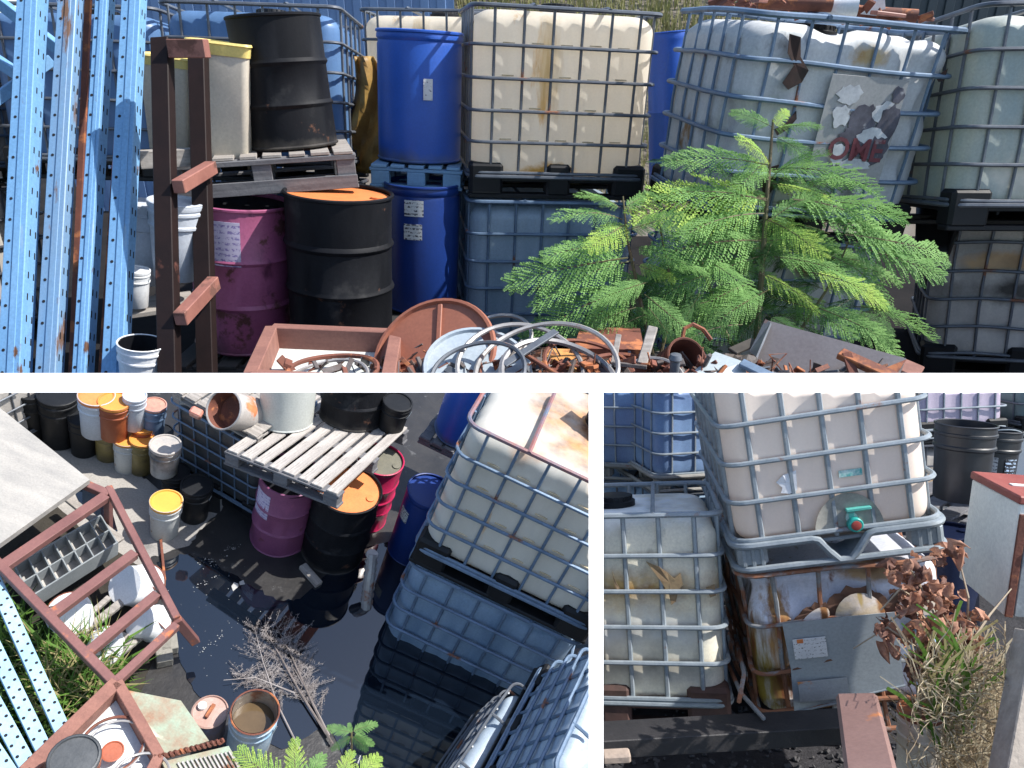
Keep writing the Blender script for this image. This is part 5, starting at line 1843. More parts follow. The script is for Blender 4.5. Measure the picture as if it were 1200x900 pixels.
for i in range(230):
    pl = mains[rn.randrange(5)]
    s0 = rn.uniform(.25, 1.0) * (len(pl) - 1)
    k0 = min(int(s0), len(pl) - 2)
    u0 = pl[k0][0] + (pl[k0 + 1][0] - pl[k0][0]) * (s0 - k0)
    v0 = pl[k0][1] + (pl[k0 + 1][1] - pl[k0][1]) * (s0 - k0)
    base_a = math.atan2(pl[k0 + 1][1] - pl[k0][1], pl[k0 + 1][0] - pl[k0][0])
    an = base_a + rn.choice((-1, 1)) * R(rn.uniform(15, 62))
    if rn.random() < .35:
        an = R(rn.uniform(-75, -10))
    L = rn.uniform(12, 40)
    u1, v1 = u0 + math.cos(an) * L, v0 + math.sin(an) * L
    if ((u1 - 330) / 68) ** 2 + ((v1 - 772) / 66) ** 2 > 1 or v1 > 832:
        continue
    a, b = on(K, u0, v0, ZB + .004), on(K, u1, v1, ZB + .002)
    tw.tube([a - O, b - O], .0015, 3)
    for j in range(30):
        f = rn.uniform(.1, 1)
        c = a.lerp(b, f) - O + Vector((rn.gauss(0, .007), rn.gauss(0, .007), rn.uniform(0, .006)))
        a2 = rn.uniform(0, 2 * PI)
        q = rn.uniform(.003, .008)
        fz.add([c, c + Vector((math.cos(a2) * q * 2, math.sin(a2) * q * 2, rn.uniform(0, .006))), c + Vector((-math.sin(a2) * q * .5, math.cos(a2) * q * .5, .003))], [(0, 1, 2)])
tw.build('twigs', brl, t, kind='stuff')
fz.build('dry_leaflets', brl, t, kind='stuff')
# pale specks floating on the oil
fz = MB()
fz.smooth = False
def speck(u, v, q):
    c = on(K, u, v, ZG + .017)
    n = rn.randrange(4, 7)
    fz.add([c + Vector((math.cos(2 * PI * i / n) * q * rn.uniform(.5, 1.2), math.sin(2 * PI * i / n) * q * rn.uniform(.5, 1.2), 0)) for i in range(n)], [tuple(range(n))])
for i in range(60):
    speck(rn.gauss(262, 30), rn.gauss(730, 45), rn.uniform(.0015, .004))
for (u0, v0, u1, v1) in ((228, 660, 268, 650), (225, 690, 258, 672), (236, 762, 263, 742), (262, 645, 280, 640), (240, 656, 262, 665)):
    for i in range(18):
        f = rn.random()
        speck(u0 + (u1 - u0) * f + rn.gauss(0, 2), v0 + (v1 - v0) * f + rn.gauss(0, 2), rn.uniform(.002, .006))
speck(276, 686, .05)
speck(283, 683, .035)
o = fz.build('floating_debris', mat('pale_debris', (.42, .42, .40), (.3, .3, .3), rough=.8), kind='stuff')
o.matrix_world = YM[K]
YARD_OF[o.name] = K
# steel rod standing at the edge of the pool, long dark rod
stick('thin dark steel rod lying from the concrete into the oil pool', on(K, 187, 618, ZG + .03), on(K, 193, 680, ZG + .03), .02, .02, rusty(), 'steel_rod', 'rod', K)

# ---- grass at the lower left
def blades(k, n, reg, z, hh, ww, m, name, seed, lean=.6, zj=0.0):
    rn = random.Random(seed)
    g = MB()
    g.smooth = False
    for i in range(n):
        u, v = rn.uniform(*reg[0]), rn.uniform(*reg[1])
        if len(reg) > 2 and not reg[2](u, v):
            continue
        b = on(k, u, v, z) + Vector((0, 0, rn.uniform(0, zj)))
        h = rn.uniform(.4, 1) * hh
        a = rn.uniform(0, 2 * PI)
        d = Vector((math.cos(a), math.sin(a), 0))
        sd = Vector((-d.y, d.x, 0)) * ww * rn.uniform(.6, 1.2)
        ln = rn.uniform(.2, 1) * lean * h
        p1 = b + d * ln * .35 + Vector((0, 0, h * .6))
        p2 = b + d * ln + Vector((0, 0, h * rn.uniform(.75, 1.0)))
        g.cur = rn.randrange(len(m))
        g.add([b - sd, b + sd, p1 + sd * .8, p1 - sd * .8, p2], [(0, 1, 2, 3), (3, 2, 4)])
    o = g.build(name, m, kind='stuff')
    o.matrix_world = YM[k]
    YARD_OF[o.name] = k
    return o


gr = leafmat('grass_green', (.13, .24, .04), (.08, .17, .03), .3)
gr2 = leafmat('grass_dark_green', (.05, .10, .025), (.03, .06, .02), .2)
gr3 = leafmat('grass_straw', (.36, .33, .16), (.26, .22, .10), .3)
blades(K, 2400, ((-20, 150), (700, 900), lambda u, v: v > 712 + u * .62 and v < 930 - u * .75), ZG, .30, .010, [gr2, gr, gr2], 'grass', 5, .9)
blades(K, 700, ((48, 132), (768, 850), lambda u, v: v < 930 - u * .75 and v > 715 + u * .5), ZG + .06, .42, .010, [gr, gr, gr3], 'grass', 6, 1.1)

# ---- sapling tips at the bottom of the steep view
rn = random.Random(31)
Q = lambda u, v, z=-4.2: on(K, u, v, z)
stm_p = [Q(400, 980, -5.3), Q(410, 940, -4.9), Q(412, 900, -4.6), Q(412, 858, -4.45)]
fl = [((345, 925), (278, 880), 1), ((350, 935), (345, 866), 1), ((352, 935), (378, 880), 0), ((395, 935), (412, 880), 1), ((400, 935), (446, 882), 1), ((412, 858), (384, 852), 0), ((412, 858), (442, 848), 0), ((414, 860), (438, 872), 0), ((412, 860), (408, 846), 0), ((412, 862), (390, 878), 2), ((412, 862), (430, 880), 2), ((380, 940), (370, 895), 2), ((430, 930), (450, 905), 2)]
O = stm_p[0]
t = thing('fern_leaf_sapling', 'bright green feathery sapling tips rising at the bottom edge of the steep view', 'sapling', K, Matrix.Translation(O))
MB().tube([p - O for p in stm_p], lambda f: .014 * (1 - .6 * f), 6).build('stem', stm, t)
MB().tube([p - O for p in (Q(390, 990, -5.2), Q(370, 950, -4.7), Q(350, 930, -4.3))], .008, 6).build('stem', stm, t)
for a, b, kd in fl:
    big = b[1] > 860 and kd == 1
    put_frond(t, O, Q(*a, -4.25 if kd == 1 else -4.45), Q(*b, -4.25 if kd == 1 else -4.45), rn, 1 if kd == 1 else kd, rn.uniform(-.2, .2), upv=Vector((0, -.3, 1)))


# ============================================================ LOWER RIGHT YARD
K = 'B'
ZB_ = -2.42
dk = mat('oil_black_gravel', (.014, .014, .017), (.035, .033, .038), sc=3, rough=.7, bump=1.0, bs=30, fine=.4)
sheet('gravel_yard_floor', K, [(-.6, 1.2), (4.5, 1.2), (6.2, 6.1), (.2, 6.1)] and [(560, 1000), (1500, 1000), (1650, 640), (560, 640)], ZB_, .3, dk)
yel = mat('yellowed_tank_plastic', (.92, .86, .68), (.86, .81, .68), sc=1.4, st=(1, 1, 1.6), rough=.45, tl=.2, bump=.1, bs=8, rust=.17, rc=(.30, .17, .06), rs=1.5, rst=(1.5, 1.5, 2), dirt=.24, dc=(.22, .20, .17), ds=2, dst=(1.5, 1.5, 1))
stain(yel, (.34, .18, .06), (.1, -.5, .74), (.8, .3, .13), .9, 3, colour2=(.60, .40, .15), st=(1.5, 1.5, 2))
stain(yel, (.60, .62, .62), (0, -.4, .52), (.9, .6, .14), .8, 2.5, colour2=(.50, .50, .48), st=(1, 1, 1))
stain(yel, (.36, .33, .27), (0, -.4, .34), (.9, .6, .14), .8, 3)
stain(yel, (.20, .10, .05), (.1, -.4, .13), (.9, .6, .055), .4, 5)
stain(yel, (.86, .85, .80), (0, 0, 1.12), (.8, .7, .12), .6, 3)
PLf = [0.5617, 4.1061, -2.3811, -0.196, -0.1019, -0.0279]
cl = galv_l()
tl = ibc(K, pose(PLf), 'yellowed tank with torn side and black cap, left in the close view', yel, cl, seed=31, dent=.01, nx=6, rusttop=cl, hr=.013, tubr=.013, z1=1.10, group='caged tanks in the close view', fm=mat('rust_black_base', (.05, .03, .025), (.10, .05, .04), rust=.2, rough=.8))
trm = mat('torn_brown_edge', (.20, .13, .07), (.30, .22, .12), sc=8, rough=.8)
for pl in ([(.20, .90), (.27, .87), (.31, .84), (.35, .80), (.375, .84), (.385, .78), (.36, .745), (.345, .69), (.32, .67), (.31, .73), (.27, .80)],
           [(-.09, .875), (-.02, .88), (-.05, .85)], [(.02, .85), (.035, .80), (.055, .76), (.045, .72), (.035, .75), (.028, .79)], [(.50, .76), (.545, .78), (.55, .72), (.52, .71)], [(-.14, .80), (-.12, .76), (-.08, .70), (-.11, .74)]):
    tear(K, tl, 1.2, 1.0, 0, pl, trm, lift=.026, curl=.012)
PM = [1.6796, 4.0771, -1.4033, -0.1338, 0.0161, -0.1272]
pink = mat('pinkish_white_tank_plastic', (.88, .77, .67), (.82, .71, .62), sc=1.2, st=(1, 1, .6), rough=.4, tl=.2, bump=.04, bs=8, rust=.07, rc=(.42, .32, .14), rs=1.5, rst=(9, 9, .12), fine=.03)
tm = ibc(K, pose(PM), 'pinkish-white tank with a teal valve on a steel base, top of the leaning stack', pink, cl, w=1.0, d=1.2, nx=5, ny=6, base='steel', dip=True, seed=32, hr=.0135, tubr=.014, group='caged tanks in the close view', fm=cl, hz=(.17, .37, .57, .77, .96, 1.145))
D2 = .6
VO = .045
# valve recess, valve
s = MB()
n = 22
vs = []
for q, y in ((1.0, .004), (.85, .012), (.55, .016)):
    for i in range(n):
        a = PI * i / (n - 1)
        vs.append((.06 + math.cos(a) * .165 * q, -D2 + .030 + y, .155 + math.sin(a) * .20 * q))
fs = []
for r_ in range(2):
    for i in range(n - 1):
        fs.append((r_ * n + i, (r_ + 1) * n + i, (r_ + 1) * n + i + 1, r_ * n + i + 1))
fs.append(tuple(2 * n + i for i in range(n)))
rec_m = mat('grey_valve_recess', (.42, .40, .35), (.26, .26, .23), sc=4, rough=.6, dirt=.2, dc=(.08, .07, .06))
s.add([Vector(v) + Vector((0, -.035, 0)) for v in vs], [f[::-1] for f in fs]).build('valve_recess', rec_m, tm)
teal = mat('teal_plastic', (.03, .38, .33), (.02, .32, .28), rough=.35, bump=0, fine=.03)
RX = Matrix.Rotation(PI / 2, 4, 'X')
VM = Matrix.Translation((.075, -D2 + .03, .20)) @ Matrix.Scale(.7, 4)


def vpart(mb, nme, m):
    mb.v = [VM @ v for v in mb.v]
    return mb.build(nme, m, tm)


vpart(MB().lathe([(.036, 0), (.036, .045), (.040, .05), (.040, .075)], 22, M=Matrix.Translation((0, .03, .035)) @ RX), 'valve_neck', mat('pale_teal_plastic', (.42, .55, .50), (.35, .48, .44), rough=.4))
vpart(MB().lathe([(.045, 0), (.052, .01), (.052, .05), (.046, .058)], 24, M=Matrix.Translation((.012, -.03, -.01)) @ RX), 'valve_outlet', teal)
vpart(MB().lathe([(.034, 0), (.034, .007), (.028, .009)], 22, M=Matrix.Translation((.012, -.087, -.01)) @ RX), 'red_end_cap', mat('red_cap_plastic', (.40, .07, .05), (.32, .05, .04), rough=.5, bump=0))
vpart(MB().box((0, -.02, .05), (.055, .055, .06), .015).box((.05, -.045, .095), (.17, .035, .024), .008), 'valve_handle', mat('light_teal_plastic', (.14, .50, .42), (.10, .42, .36), rough=.35, bump=0))
# drip tray lip under the valve
s = MB()
vs = []
for i in range(9):
    f = i / 8
    x = .02 + (f - .5) * .30
    z = .145 - .13 * math.sin(PI * f)
    vs += [(x, -D2 - .012, z), (x, -D2 + .14, z + .03)]
s.add(vs, [(2 * i, 2 * i + 2, 2 * i + 3, 2 * i + 1) for i in range(8)]).build('valve_trough', cl, tm)
tear(K, tm, 1.0, 1.2, 0, [(-.255, .45), (-.22, .485), (-.19, .49), (-.155, .50), (-.16, .40), (-.20, .385), (-.24, .395), (-.23, .42)], mat('white_paper', (.75, .75, .76), (.66, .66, .68)), name='torn_paper', lift=.015, curl=.02)
s = placard(tm, D2 * 2, .045, .155, .43, .465, mat('teal_and_white_sticker', (.62, .72, .68), (.03, .34, .32), sc=30, rough=.5), name='sticker', off=-.016)

# crushed tank underneath
rb = mat('crushed_rusty_tank_plastic', (.82, .82, .90), (.62, .66, .76), sc=2, st=(3, 3, .6), rough=.4, tl=.05, bump=.1, bs=8, rust=.15, rs=1.7, rst=(4, 4, .5), rc=(.16, .055, .02), dirt=.20, dc=(.30, .20, .06), ds=2.2, dst=(6, 6, .4))
CMx = pose(PM, drop=.93) @ Matrix.Diagonal((1, 1, .82, 1))
stain(rb, (.16, .055, .02), (-.45, -.3, .35), (.20, .7, .62), .5, 4, colour2=(.30, .22, .04), st=(4, 4, .5), fine=4)
stain(rb, (.13, .06, .03), (0, -.55, .12), (.42, .2, .22), .5, 4, colour2=(.26, .15, .05), st=(4, 4, .6), fine=4)
stain(rb, (.20, .30, .42), (.36, -.55, .45), (.13, .3, .32), .4, 3, colour2=(.26, .36, .48), st=(3, 3, .5))
stain(rb, (.22, .10, .04), (-.33, -.5, .70), (.08, .5, .4), .5, 5, colour2=(.40, .22, .08), st=(5, 5, .5))
stain(rb, (.20, .09, .04), (.2, -.55, 1.02), (.22, .2, .07), .5, 5, colour2=(.45, .30, .16))
cr = galv_r()
tc = ibc(K, CMx, 'crushed rust-streaked tank with a grey plate, bottom of the leaning stack', rb, cr, w=1.0, d=1.2, nx=4, ny=5, base='none', seed=33, dent=.10, bend=.035, hr=.013, tubr=.012, hz=(.02, .22, .47, .78, 1.11), cap=False, top_bars=False, z1=1.06, group='caged tanks in the close view')
gpl = mat('dull_grey_plate', (.36, .40, .43), (.31, .35, .38), sc=1.5, rough=.4, metal=.15, rust=.10, rs=3, rc=(.4, .15, .04), bump=.08)
mb = MB()
mb.smooth = False
gpts = [(-.33, .80), (-.05, .805), (.21, .80), (.215, .55), (.21, .33), (.05, .30), (-.05, .27), (-.20, .245), (-.335, .22), (-.32, .5)]
vs = [(x, -D2 - .030 - .012 * abs(math.sin(x * 9 + z * 7)) * (1 if z < .35 else .3), z) for x, z in gpts]
vs += [(x, y + .004, z) for x, y, z in vs]
n_ = len(gpts)
mb.add(vs, [tuple(range(n_)), tuple(range(n_, 2 * n_))[::-1]] + [(i + n_, (i + 1) % n_ + n_, (i + 1) % n_, i) for i in range(n_)])
gp_ = mb.build('placard', gpl, tc)
MB().tube([(-.33, -D2 - .045, .22), (-.2, -D2 - .048, .245), (-.05, -D2 - .046, .27), (.05, -D2 - .044, .30), (.215, -D2 - .044, .33)], .006, 6).build('torn_lower_edge', cl, tc)
lab3 = printed('white_goods_label', (.72, .73, .75), (.05, .05, .06), 70, 110, .56)
placard(tc, D2 * 2, -.295, -.135, .57, .70, lab3, name='paper_label', off=.046)
placard(tc, D2 * 2, -.275, -.245, .675, .70, orl, name='orange_mark', off=.0495)
placard(tc, D2 * 2, -.30, -.06, .285, .42, mat('rusting_bare_label', (.38, .40, .42), (.30, .32, .34), sc=5, rust=.42, rs=5, rc=(.42, .15, .03), rough=.6), name='rust_eaten_label', off=.048)
brn = mat('dark_burnt_tear', (.09, .045, .03), (.16, .08, .05), sc=7, rough=.8)
whd = mat('white_bulge', (.74, .70, .72), (.62, .46, .24), sc=4, rough=.4, tl=.1)
tear(K, tc, 1.0, 1.2, 0, [(-.33, .44), (-.31, .50), (-.22, .53), (-.12, .54), (-.09, .50), (-.18, .47), (-.27, .44)], brn, lift=.05, curl=.03)
for cx, w_, hg in ((-.19, .08, .12), (.045, .145, .19), (.33, .13, .16)):
    lean_ = .06 if w_ < .1 else 0
    pl = [(cx + math.cos(PI * i / 16) * w_ * 1.2 + lean_ * math.sin(PI * i / 16), .80 + math.sin(PI * i / 16) * hg * (1.12 + .1 * math.sin(i * 2.3))) for i in range(17)]
    pl = [(x, z - .05) for x, z in pl]
    tear(K, tc, 1.0, 1.2, 0, pl, brn, lift=.016, curl=.008, name='burnt_hole')
    s = MB()
    vs, fs = [], []
    n1 = 13
    for j in range(5):
        for i in range(n1):
            a_ = PI * i / (n1 - 1)
            q = 1 - j / 4.4
            vs.append((cx + .01 + math.cos(a_) * w_ * .86 * q + lean_ * math.sin(a_) * q, -D2 + .03 - .03 - .018 * math.sin(PI / 2 * j / 4), .75 + math.sin(a_) * hg * .94 * q))
    for j in range(4):
        for i in range(n1 - 1):
            fs.append((j * n1 + i, j * n1 + i + 1, (j + 1) * n1 + i + 1, (j + 1) * n1 + i))
    bm_ = mat('white_bulge', (.84, .84, .92), (.74, .74, .84), sc=3, rough=.4)
    o_ = s.add(vs, fs).build('bulge', bm_.copy(), tc)
    stain(o_.data.materials[0], (.24, .10, .04), (cx + w_ * .95, -D2, .82), (w_ * .34, .2, hg * .7), .35, 5, colour2=(.42, .22, .09))
    stain(o_.data.materials[0], (.20, .09, .04), (cx - w_ * .95, -D2, .82), (w_ * .34, .2, hg * .7), .35, 5, colour2=(.42, .22, .09))
    stain(o_.data.materials[0], (.50, .34, .14), (cx + .02, -D2, .90), (.014, .2, hg * .5), .5, 5, colour2=(.6, .45, .2), st=(3, 3, .6))
# loose bent cage rods at the left corner
for a, b, c_, l_ in (((850, 770), (868, 812), (895, 842), 'rusty bent rod hanging off the left corner of the crushed tank'), ((862, 745), (872, 790), (866, 822), 'short rusty rod hooked inside the bent one at the crushed tank')):
    pts = [pt(K, *a, 4.2), pt(K, *b, 3.7), pt(K, *c_, 3.45)]
    single(MB().tube([p - pts[0] for p in pts], .011, 6), 'bent_rod', cr, l_, 'rod', K, Matrix.Translation(pts[0]))

# back row tanks
B1 = [1.1251, 7.7421, -1.9123, -0.3942, -0.0067, 0.0021]
B2 = [1.6509, 7.1451, -1.8999, 0.1772, -0.0114, 0.0365]
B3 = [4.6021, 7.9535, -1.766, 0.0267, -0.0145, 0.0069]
bsky = mat('blue_and_black_tank_plastic', (.20, .32, .52), (.16, .24, .42), sc=2, rough=.4, tl=.1, bump=.05)
for i, (q, l_, l2) in enumerate(((B1, 'blue caged tank in the back row at the left edge of the close view', 'dark caged tank low behind the yellowed tank, left one'), (B2, 'blue and violet caged tank in the back row beside the leaning stack', 'dark caged tank low behind the yellowed tank, right one'))):
    ibc(K, pose(q, .75), l_, bsky, cl, w=1.0, d=1.2, nx=4, ny=5, base='steel', seed=40 + i, fm=mat('dusty_steel_base', (.28, .27, .25), (.2, .2, .19), rough=.7, rust=.2), group='back row tanks in the close view')
    ibc(K, pose(q, .75, drop=1.165), l2, lb, galv(), w=1.0, d=1.2, nx=4, ny=5, seed=43 + i, cap=False, group='back row tanks in the close view')
vio = mat('violet_white_tank_plastic', (.55, .48, .58), (.46, .40, .50), sc=2, st=(3, 3, .5), rough=.4, tl=.1, rust=.30, rs=2, rst=(5, 5, .2), rc=(.20, .06, .03))
ibc(K, pose(B3, .75), 'violet-white rust-streaked caged tank behind the black buckets', vio, cl, w=1.0, d=1.2, nx=5, ny=5, seed=46, group='back row tanks in the close view', hz=(.06, .36, .55, .74, .93, 1.145))
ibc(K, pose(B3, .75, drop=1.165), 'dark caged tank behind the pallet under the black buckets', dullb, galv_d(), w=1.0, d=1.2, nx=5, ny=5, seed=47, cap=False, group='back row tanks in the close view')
q = list(B3)
q[0] += 1.12
ibc(K, pose(q, .75), 'grey-green caged tank cut by the right edge behind the black buckets', mat('grey_green_plastic', (.16, .22, .22), (.12, .18, .18), rough=.5), galv(), w=1.0, d=1.2, nx=5, ny=5, seed=48, group='back row tanks in the close view')
# back fence between upper and lower yard hidden behind tanks: none needed

# black buckets on a pallet
bb = mat('black_bucket_plastic', (.020, .022, .026), (.03, .032, .038), rough=.4, bump=.05, dirt=.1)
mm, hh = axis(K, (1124, 584), (1132, 497), 4.75)
pail(K, mm, hh, .175, 'black plastic bucket behind the leaning stack, the nearer of the two', bb, open_top=True, inner=bb, group='black buckets in the close view', handle=False)
mm, hh = axis(K, (1158, 578), (1167, 503), 5.0)
t = pail(K, mm, hh, .155, 'black bucket with a blue-white printed mark and raised pale handle, behind the metal box', bb, open_top=True, inner=bb, group='black buckets in the close view', hang=35)
wraplabel(t, .150, hh, -95, -62, hh * .30, hh * .60, printed('blue_white_bucket_print', (.02, .022, .028), (.45, .58, .75), 55, 55, .5), name='printed_mark')
wraplabel(t, .150, hh, -130, -112, hh * .25, hh * .62, printed('white_bucket_print', (.5, .5, .5), (.05, .05, .06), 55, 85, .5), name='printed_mark')
p = pt(K, 1150, 590, 4.95)
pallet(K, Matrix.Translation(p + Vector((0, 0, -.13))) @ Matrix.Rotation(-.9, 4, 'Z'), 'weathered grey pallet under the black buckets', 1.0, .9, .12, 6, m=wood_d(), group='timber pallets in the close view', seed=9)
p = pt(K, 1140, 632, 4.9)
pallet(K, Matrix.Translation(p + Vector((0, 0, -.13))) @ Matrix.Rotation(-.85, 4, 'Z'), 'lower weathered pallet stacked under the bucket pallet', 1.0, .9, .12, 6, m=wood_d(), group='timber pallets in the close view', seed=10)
mm, hh = axis(K, (1112, 745), (1108, 622), 4.6)
drum(K, mm, hh, .17, 'navy drum in the shade behind the dead leaves', mat('navy_drum_plastic', (.005, .010, .035), (.004, .008, .026), rough=.5, spec=.2), plastic=True, ribs=(), group='drums in the close view')

# metal box on a post
MBX = [2.1663, 3.039, -1.4427, -0.1432, 0.0031, 0.0988]
BM = pose(MBX)
t = thing('metal_box', 'weathered white metal box with a rust-red lid at the right edge', 'box', K, BM)
wm = mat('chalky_white_metal', (.84, .84, .76), (.74, .75, .68), sc=3, rough=.6, rust=.12, rs=3, rc=(.34, .16, .05), bump=.1)
mb = MB()
mb.box((0, 0, .24), (.30, .40, .48), .006)
mb.build('body', wm, t)
MB().box((0, 0, .497), (.315, .415, .035), .006).build('lid', mat('rust_red_lid', (.24, .045, .035), (.30, .08, .06), sc=4, rough=.6, rust=.15), t)
MB().box((0, -.02, .517), (.20, .03, .006), .002).build('lid_strip', wm, t)
MB().box((.01, -.205, .22), (.25, .012, .43), .003).build('door', mat('speckled_galvanised_door', (.34, .36, .37), (.24, .26, .27), sc=14, rough=.5, metal=.2, rust=.08), t)
MB().box((-.135, -.208, .22), (.03, .010, .44), .003).build('rusty_edge', rusty(), t)
MB().lathe([(.022, 0), (.022, .012), (.017, .014)], 18, M=Matrix.Translation((-.07, -.211, .30)) @ RX).build('knob', mat('brass_grey', (.28, .24, .15), (.2, .18, .12), metal=.4), t)
a, b = pt(K, 1212, 742, 2.55), pt(K, 1183, 900, 2.45)
dn = (b - a).normalized()
b = b + dn * ((ZB_ - b.z) / dn.z)
single(MB().beam((0, 0, 0), b - a, .085, .085, up=(0, 1, 0)), 'timber_post', mat('pale_weathered_post', (.40, .35, .30), (.30, .26, .22), sc=4, st=(8, 8, 1), rough=.9, bump=.5, bs=20), 'pale weathered timber post under the metal box at the right edge', 'post', K, Matrix.Translation(a))

# box section beam coming toward the viewer
a, b = pt(K, 1008, 838, 2.75), pt(K, 1036, 985, 1.95)
t = thing('steel_box_beam', 'red-brown steel box beam pointing at the viewer from the bottom edge', 'steel beam', K, Matrix.Translation(a))
bmb = mat('brown_painted_beam', (.24, .145, .125), (.19, .11, .095), sc=3, rough=.5, rust=.18, rs=4, rc=(.30, .11, .04), bump=.1)
MB().beam((0, 0, 0), b - a, .145, .17, up=(-.15, .1, 1), bev=.012).build('beam', bmb, t)
# rusty white pail
mm, hh = axis(K, (1075, 925), (1078, 833), 2.75)
pail(K, mm, hh, .075, 'rust-streaked white pail in front of the dry grass', mat('rusty_white_pail', (.55, .50, .42), (.45, .40, .33), sc=3, rust=.42, rs=3, rc=(.34, .17, .05), rough=.6), rusty(), group='pails in the close view', handle=False, taper=.03)
# sleepers and chips
bs_ = mat('oil_black_timber', (.016, .016, .018), (.03, .028, .03), sc=3, rough=.6, bump=.5, bs=20)
a, b = pt(K, 690, 868, 3.4), pt(K, 1000, 850, 3.5)
stick('black oil-soaked timber sleeper on the ground below the tanks', a, b, .16, .09, bs_, 'timber_sleeper', 'timber', K, up=(0, 0, 1))
p = on(K, 722, 888, ZB_ + .1)
single(MB().box((0, 0, 0), (.12, .06, .04), .01), 'wood_chip', mat('pale_chip', (.38, .30, .24), (.30, .24, .2), rough=.9, bump=.4), 'small pale chunk of wood at the lower left corner of the close view', 'wood chip', K, Matrix.Translation(pt(K, 722, 886, 3.1)))
rn = random.Random(77)
mb = MB()
for i in range(500):
    p = on(K, rn.uniform(700, 1100), rn.uniform(800, 960), ZB_ + .01)
    M = Matrix.Translation(p) @ Euler((rn.uniform(-1, 1), rn.uniform(-1, 1), rn.uniform(0, 6))).to_matrix().to_4x4()
    s_ = rn.uniform(.01, .035)
    mb.box((0, 0, 0), (s_, s_ * .7, s_ * .5), .003, M)
single(mb, 'gravel', mat('dark_stones', (.03, .03, .034), (.08, .075, .075), sc=20, rough=.8), None, None, K, Matrix.Identity(4), kind='stuff')

# dead shrub with curled brown leaves
rn = random.Random(9)
S = lambda u, v, d: pt(K, u, v, d)
lm = mat('dead_brown_leaf', (.34, .15, .095), (.48, .26, .17), sc=6, rough=.7, bump=.2, tl=.25)
lm2 = mat('dark_dead_leaf', (.12, .055, .04), (.18, .08, .055), sc=6, rough=.7, bump=.2, tl=.15)
LV = []
for q in range(5):
    s = MB()
    s.smooth = True
    n1, n2 = 7, 7
    vs = []
    for i in range(n1):
        for j in range(n2):
            u, v = i / (n1 - 1), (j / (n2 - 1) - .5) * 2
            wd = .42 * math.sin(PI * min(1, u * .92 + .06)) ** .7 * (1 + .25 * noise.noise(Vector((u * 6, q, v))))
            cu = v * (1.1 + .25 * q)
            vs.append((u + .08 * noise.noise(Vector((u * 3, v, q))) - .25 * u ** 3, math.sin(cu) * wd * .8, (1 - math.cos(cu)) * wd * .9 - (.3 + .12 * q) * u * u + .26 * noise.noise(Vector((u * 4, v * 3, q * 3)))))
    fs = [(i * n2 + j, (i + 1) * n2 + j, (i + 1) * n2 + j + 1, i * n2 + j + 1) for i in range(n1 - 1) for j in range(n2 - 1)]
    o = s.add(vs, fs).build('leaf', lm, sharp=0)
    LV.append(o.data)
    bpy.data.objects.remove(o)
LV2 = []
for m_ in LV:
    c = m_.copy()
    c.materials[0] = lm2
    LV2.append(c)
base = S(1120, 900, 2.9)
t = thing('dead_shrub', 'dead shrub with curled red-brown leaves in front of the crushed tank', 'shrub', K, Matrix.Translation(base))
twm = mat('straw_twig', (.38, .31, .22), (.26, .20, .14), sc=10, rough=.8)
br = [[(1120, 900), (1115, 800), (1100, 730), (1075, 680), (1062, 660)], [(1125, 900), (1130, 800), (1135, 700), (1120, 640)], [(1118, 850), (1090, 770), (1040, 735), (1000, 760)], [(1115, 820), (1070, 700), (1055, 690), (1032, 715)], [(1120, 780), (1160, 720), (1185, 690)], [(1110, 760), (1080, 720), (1060, 715), (1025, 742)]]
for pl in br:
    pts = [S(u, v, 2.9 + rn.uniform(-.1, .1)) - base for u, v in pl]
    MB().tube(pts, lambda f: .007 * (1 - .6 * f), 5).build('twig', twm, t)
cl_ = [(1065, 668, 20, 16), (1090, 690, 30, 26), (1110, 720, 28, 22), (1050, 665, 8, 12), (1080, 735, 25, 18), (1100, 650, 14, 10), (1036, 735, 10, 14), (1095, 770, 26, 16), (1120, 750, 22, 22), (1045, 752, 8, 6), (1075, 785, 18, 8), (1122, 648, 8, 6), (1140, 740, 14, 26), (1070, 700, 24, 16)]
for cx, cy, sx, sy in cl_:
    for i in range(int(5 + sx * sy / 32)):
        u, v = rn.gauss(cx, sx * .5), rn.gauss(cy, sy * .5)
        if u < 1030 and v < 720:
            continue
        o = bpy.data.objects.new('leaf', (LV if rn.random() < .65 else LV2)[rn.randrange(5)])
        col.objects.link(o)
        o.parent = t
        o.matrix_local = Matrix.Translation(S(u, v, rn.uniform(2.75, 3.1)) - base) @ Euler((rn.uniform(-1.5, 1.5), rn.uniform(-.8, 1.6), rn.uniform(0, 6.3))).to_matrix().to_4x4() @ Matrix.Scale(rn.uniform(.04, .08), 4)


def strands(n, fu, m, name, seed, r=.0018):
    rn = random.Random(seed)
    g = MB()
    g.smooth = False
    for i in range(n):
        pts = fu(rn)
        g.cur = rn.randrange(len(m))
        for a in range(len(pts) - 1):
            d = pts[a + 1] - pts[a]
            sd = d.cross(Vector((0, 1, 0)))
            if sd.length < 1e-6:
                continue
            sd = sd.normalized() * r * rn.uniform(.6, 1.5)
            g.add([pts[a] - sd, pts[a] + sd, pts[a + 1] + sd * .8, pts[a + 1] - sd * .8], [(0, 1, 2, 3)])
    o = g.build(name, m, kind='stuff')
    o.matrix_world = YM[K]
    YARD_OF[o.name] = K
    return o


st1 = leafmat('straw', (.62, .54, .38), (.46, .39, .27), .25)
st2 = leafmat('brown_straw', (.38, .30, .20), (.26, .20, .14), .2)


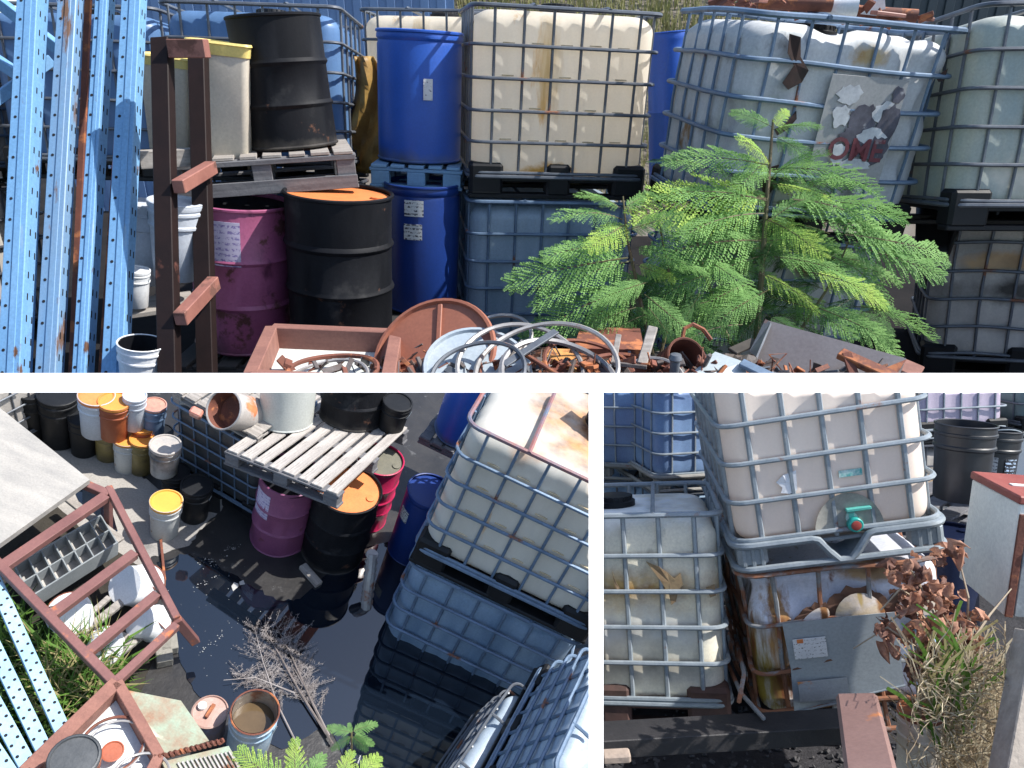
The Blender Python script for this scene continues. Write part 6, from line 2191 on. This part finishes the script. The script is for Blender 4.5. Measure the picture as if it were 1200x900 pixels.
def fu1(rn):
    u = rn.uniform(1075, 1210)
    v = rn.uniform(775, 960)
    d = rn.uniform(2.55, 3.2)
    a = rn.uniform(0, 2 * PI)
    L = rn.uniform(20, 70)
    p = []
    for i in range(6):
        f = i / 5
        a += rn.uniform(-.5, .5)
        u += math.cos(a) * L / 5
        v += math.sin(a) * L / 5 * .8
        vv = v
        lim = 1178 if v < 800 else 1215
        if u < 1062 + max(0, (860 - v)) * .25:
            u = 1062 + max(0, (860 - v)) * .25 + rn.uniform(0, 6)
        p.append(S(min(u, lim), max(v, 728 + max(0, 1140 - u) * .2), d + rn.uniform(-.05, .05)))
    return p


strands(2500, fu1, [st1, st2, st1, st2], 'dry_grass', 3, .0019)


def fu2(rn):
    u, v, d = rn.uniform(1075, 1180), rn.uniform(815, 960), rn.uniform(2.65, 3.1)
    lean = rn.uniform(-45, 45)
    L = rn.uniform(50, 115)
    return [S(u + lean * f * f + rn.uniform(-3, 3), v - L * f, d) for f in (0, .25, .5, .75, 1)]


strands(420, fu2, [st1, st2], 'dry_grass', 4, .0025)


def fu3(rn):
    u, v, d = rn.gauss(1112, 14), rn.uniform(790, 880), rn.uniform(2.6, 2.9)
    lean = rn.uniform(-55, 60)
    L = rn.uniform(40, 125)
    return [S(u + lean * f * f, v - L * (f - .25 * f * f), d) for f in (0, .25, .5, .75, 1)]


strands(80, fu3, [gr, gr, gr3], 'green_grass', 6, .0055)
0 and strands(40, lambda rn: [S(rn.gauss(1150, 12) + 10 * f, 780 - 110 * f, 2.8) for f in (0, .3, .6, 1)], [gr], 'green_grass', 8, .005)


# ============================================================ cut the lower yards where their ground ends
def cut_yards():
    inv = cam_o.matrix_world
    planes = {}

    def pl(nx, ny, nz):
        return (inv.to_3x3() @ Vector((nx, ny, nz))).normalized()
    # outward normals of planes through the eye: above y=460, right of x=690, left of x=707
    top = pl(0, 1, (CY - 460) / F * -1 * -1)
    top = pl(0, F, (CY - 460))
    rgt = pl(F, 0, (690 - CX))
    lft = pl(-F, 0, -(707 - CX))
    planes['L'] = [top, rgt]
    planes['B'] = [top, lft]
    bpy.context.view_layer.update()

    def root(o):
        while o.parent:
            o = o.parent
        return o
    dead = []
    for o in list(scn.objects):
        if o.type != 'MESH':
            continue
        k = YARD_OF.get(root(o).name)
        if k not in planes:
            continue
        mw = o.matrix_world
        bb = [mw @ Vector(c) for c in o.bound_box]
        for n in planes[k]:
            ds = [(p - EYE).dot(n) for p in bb]
            if max(ds) <= 0:
                continue
            if min(ds) >= 0:
                dead.append(o)
                break
            me = o.data
            if me.users > 1:
                me = me.copy()
                o.data = me
            mi = mw.inverted()
            co = mi @ EYE
            no = (mw.to_3x3().transposed() @ n).normalized()
            bm = bmesh.new()
            bm.from_mesh(me)
            r = bmesh.ops.bisect_plane(bm, geom=bm.verts[:] + bm.edges[:] + bm.faces[:], plane_co=co, plane_no=no, clear_outer=True, dist=1e-6)
            ed = [e for e in r['geom_cut'] if isinstance(e, bmesh.types.BMEdge)]
            if ed:
                try:
                    bmesh.ops.edgeloop_fill(bm, edges=ed)
                except Exception:
                    pass
            nv = len(bm.verts)
            bm.to_mesh(me)
            bm.free()
            if nv < 3:
                dead.append(o)
                break
    names = set()
    for o in dead:
        names.add(o.name)
    for nme in names:
        o = bpy.data.objects[nme]
        for c in list(o.children):
            if c.name in names:
                continue
            mwc = c.matrix_world.copy()
            c.parent = o.parent
            c.matrix_world = mwc
        if o.parent is None and o.children:
            continue
        bpy.data.objects.remove(o)
    for o in list(scn.objects):
        if o.type == 'EMPTY' and not o.children:
            bpy.data.objects.remove(o)


cut_yards()
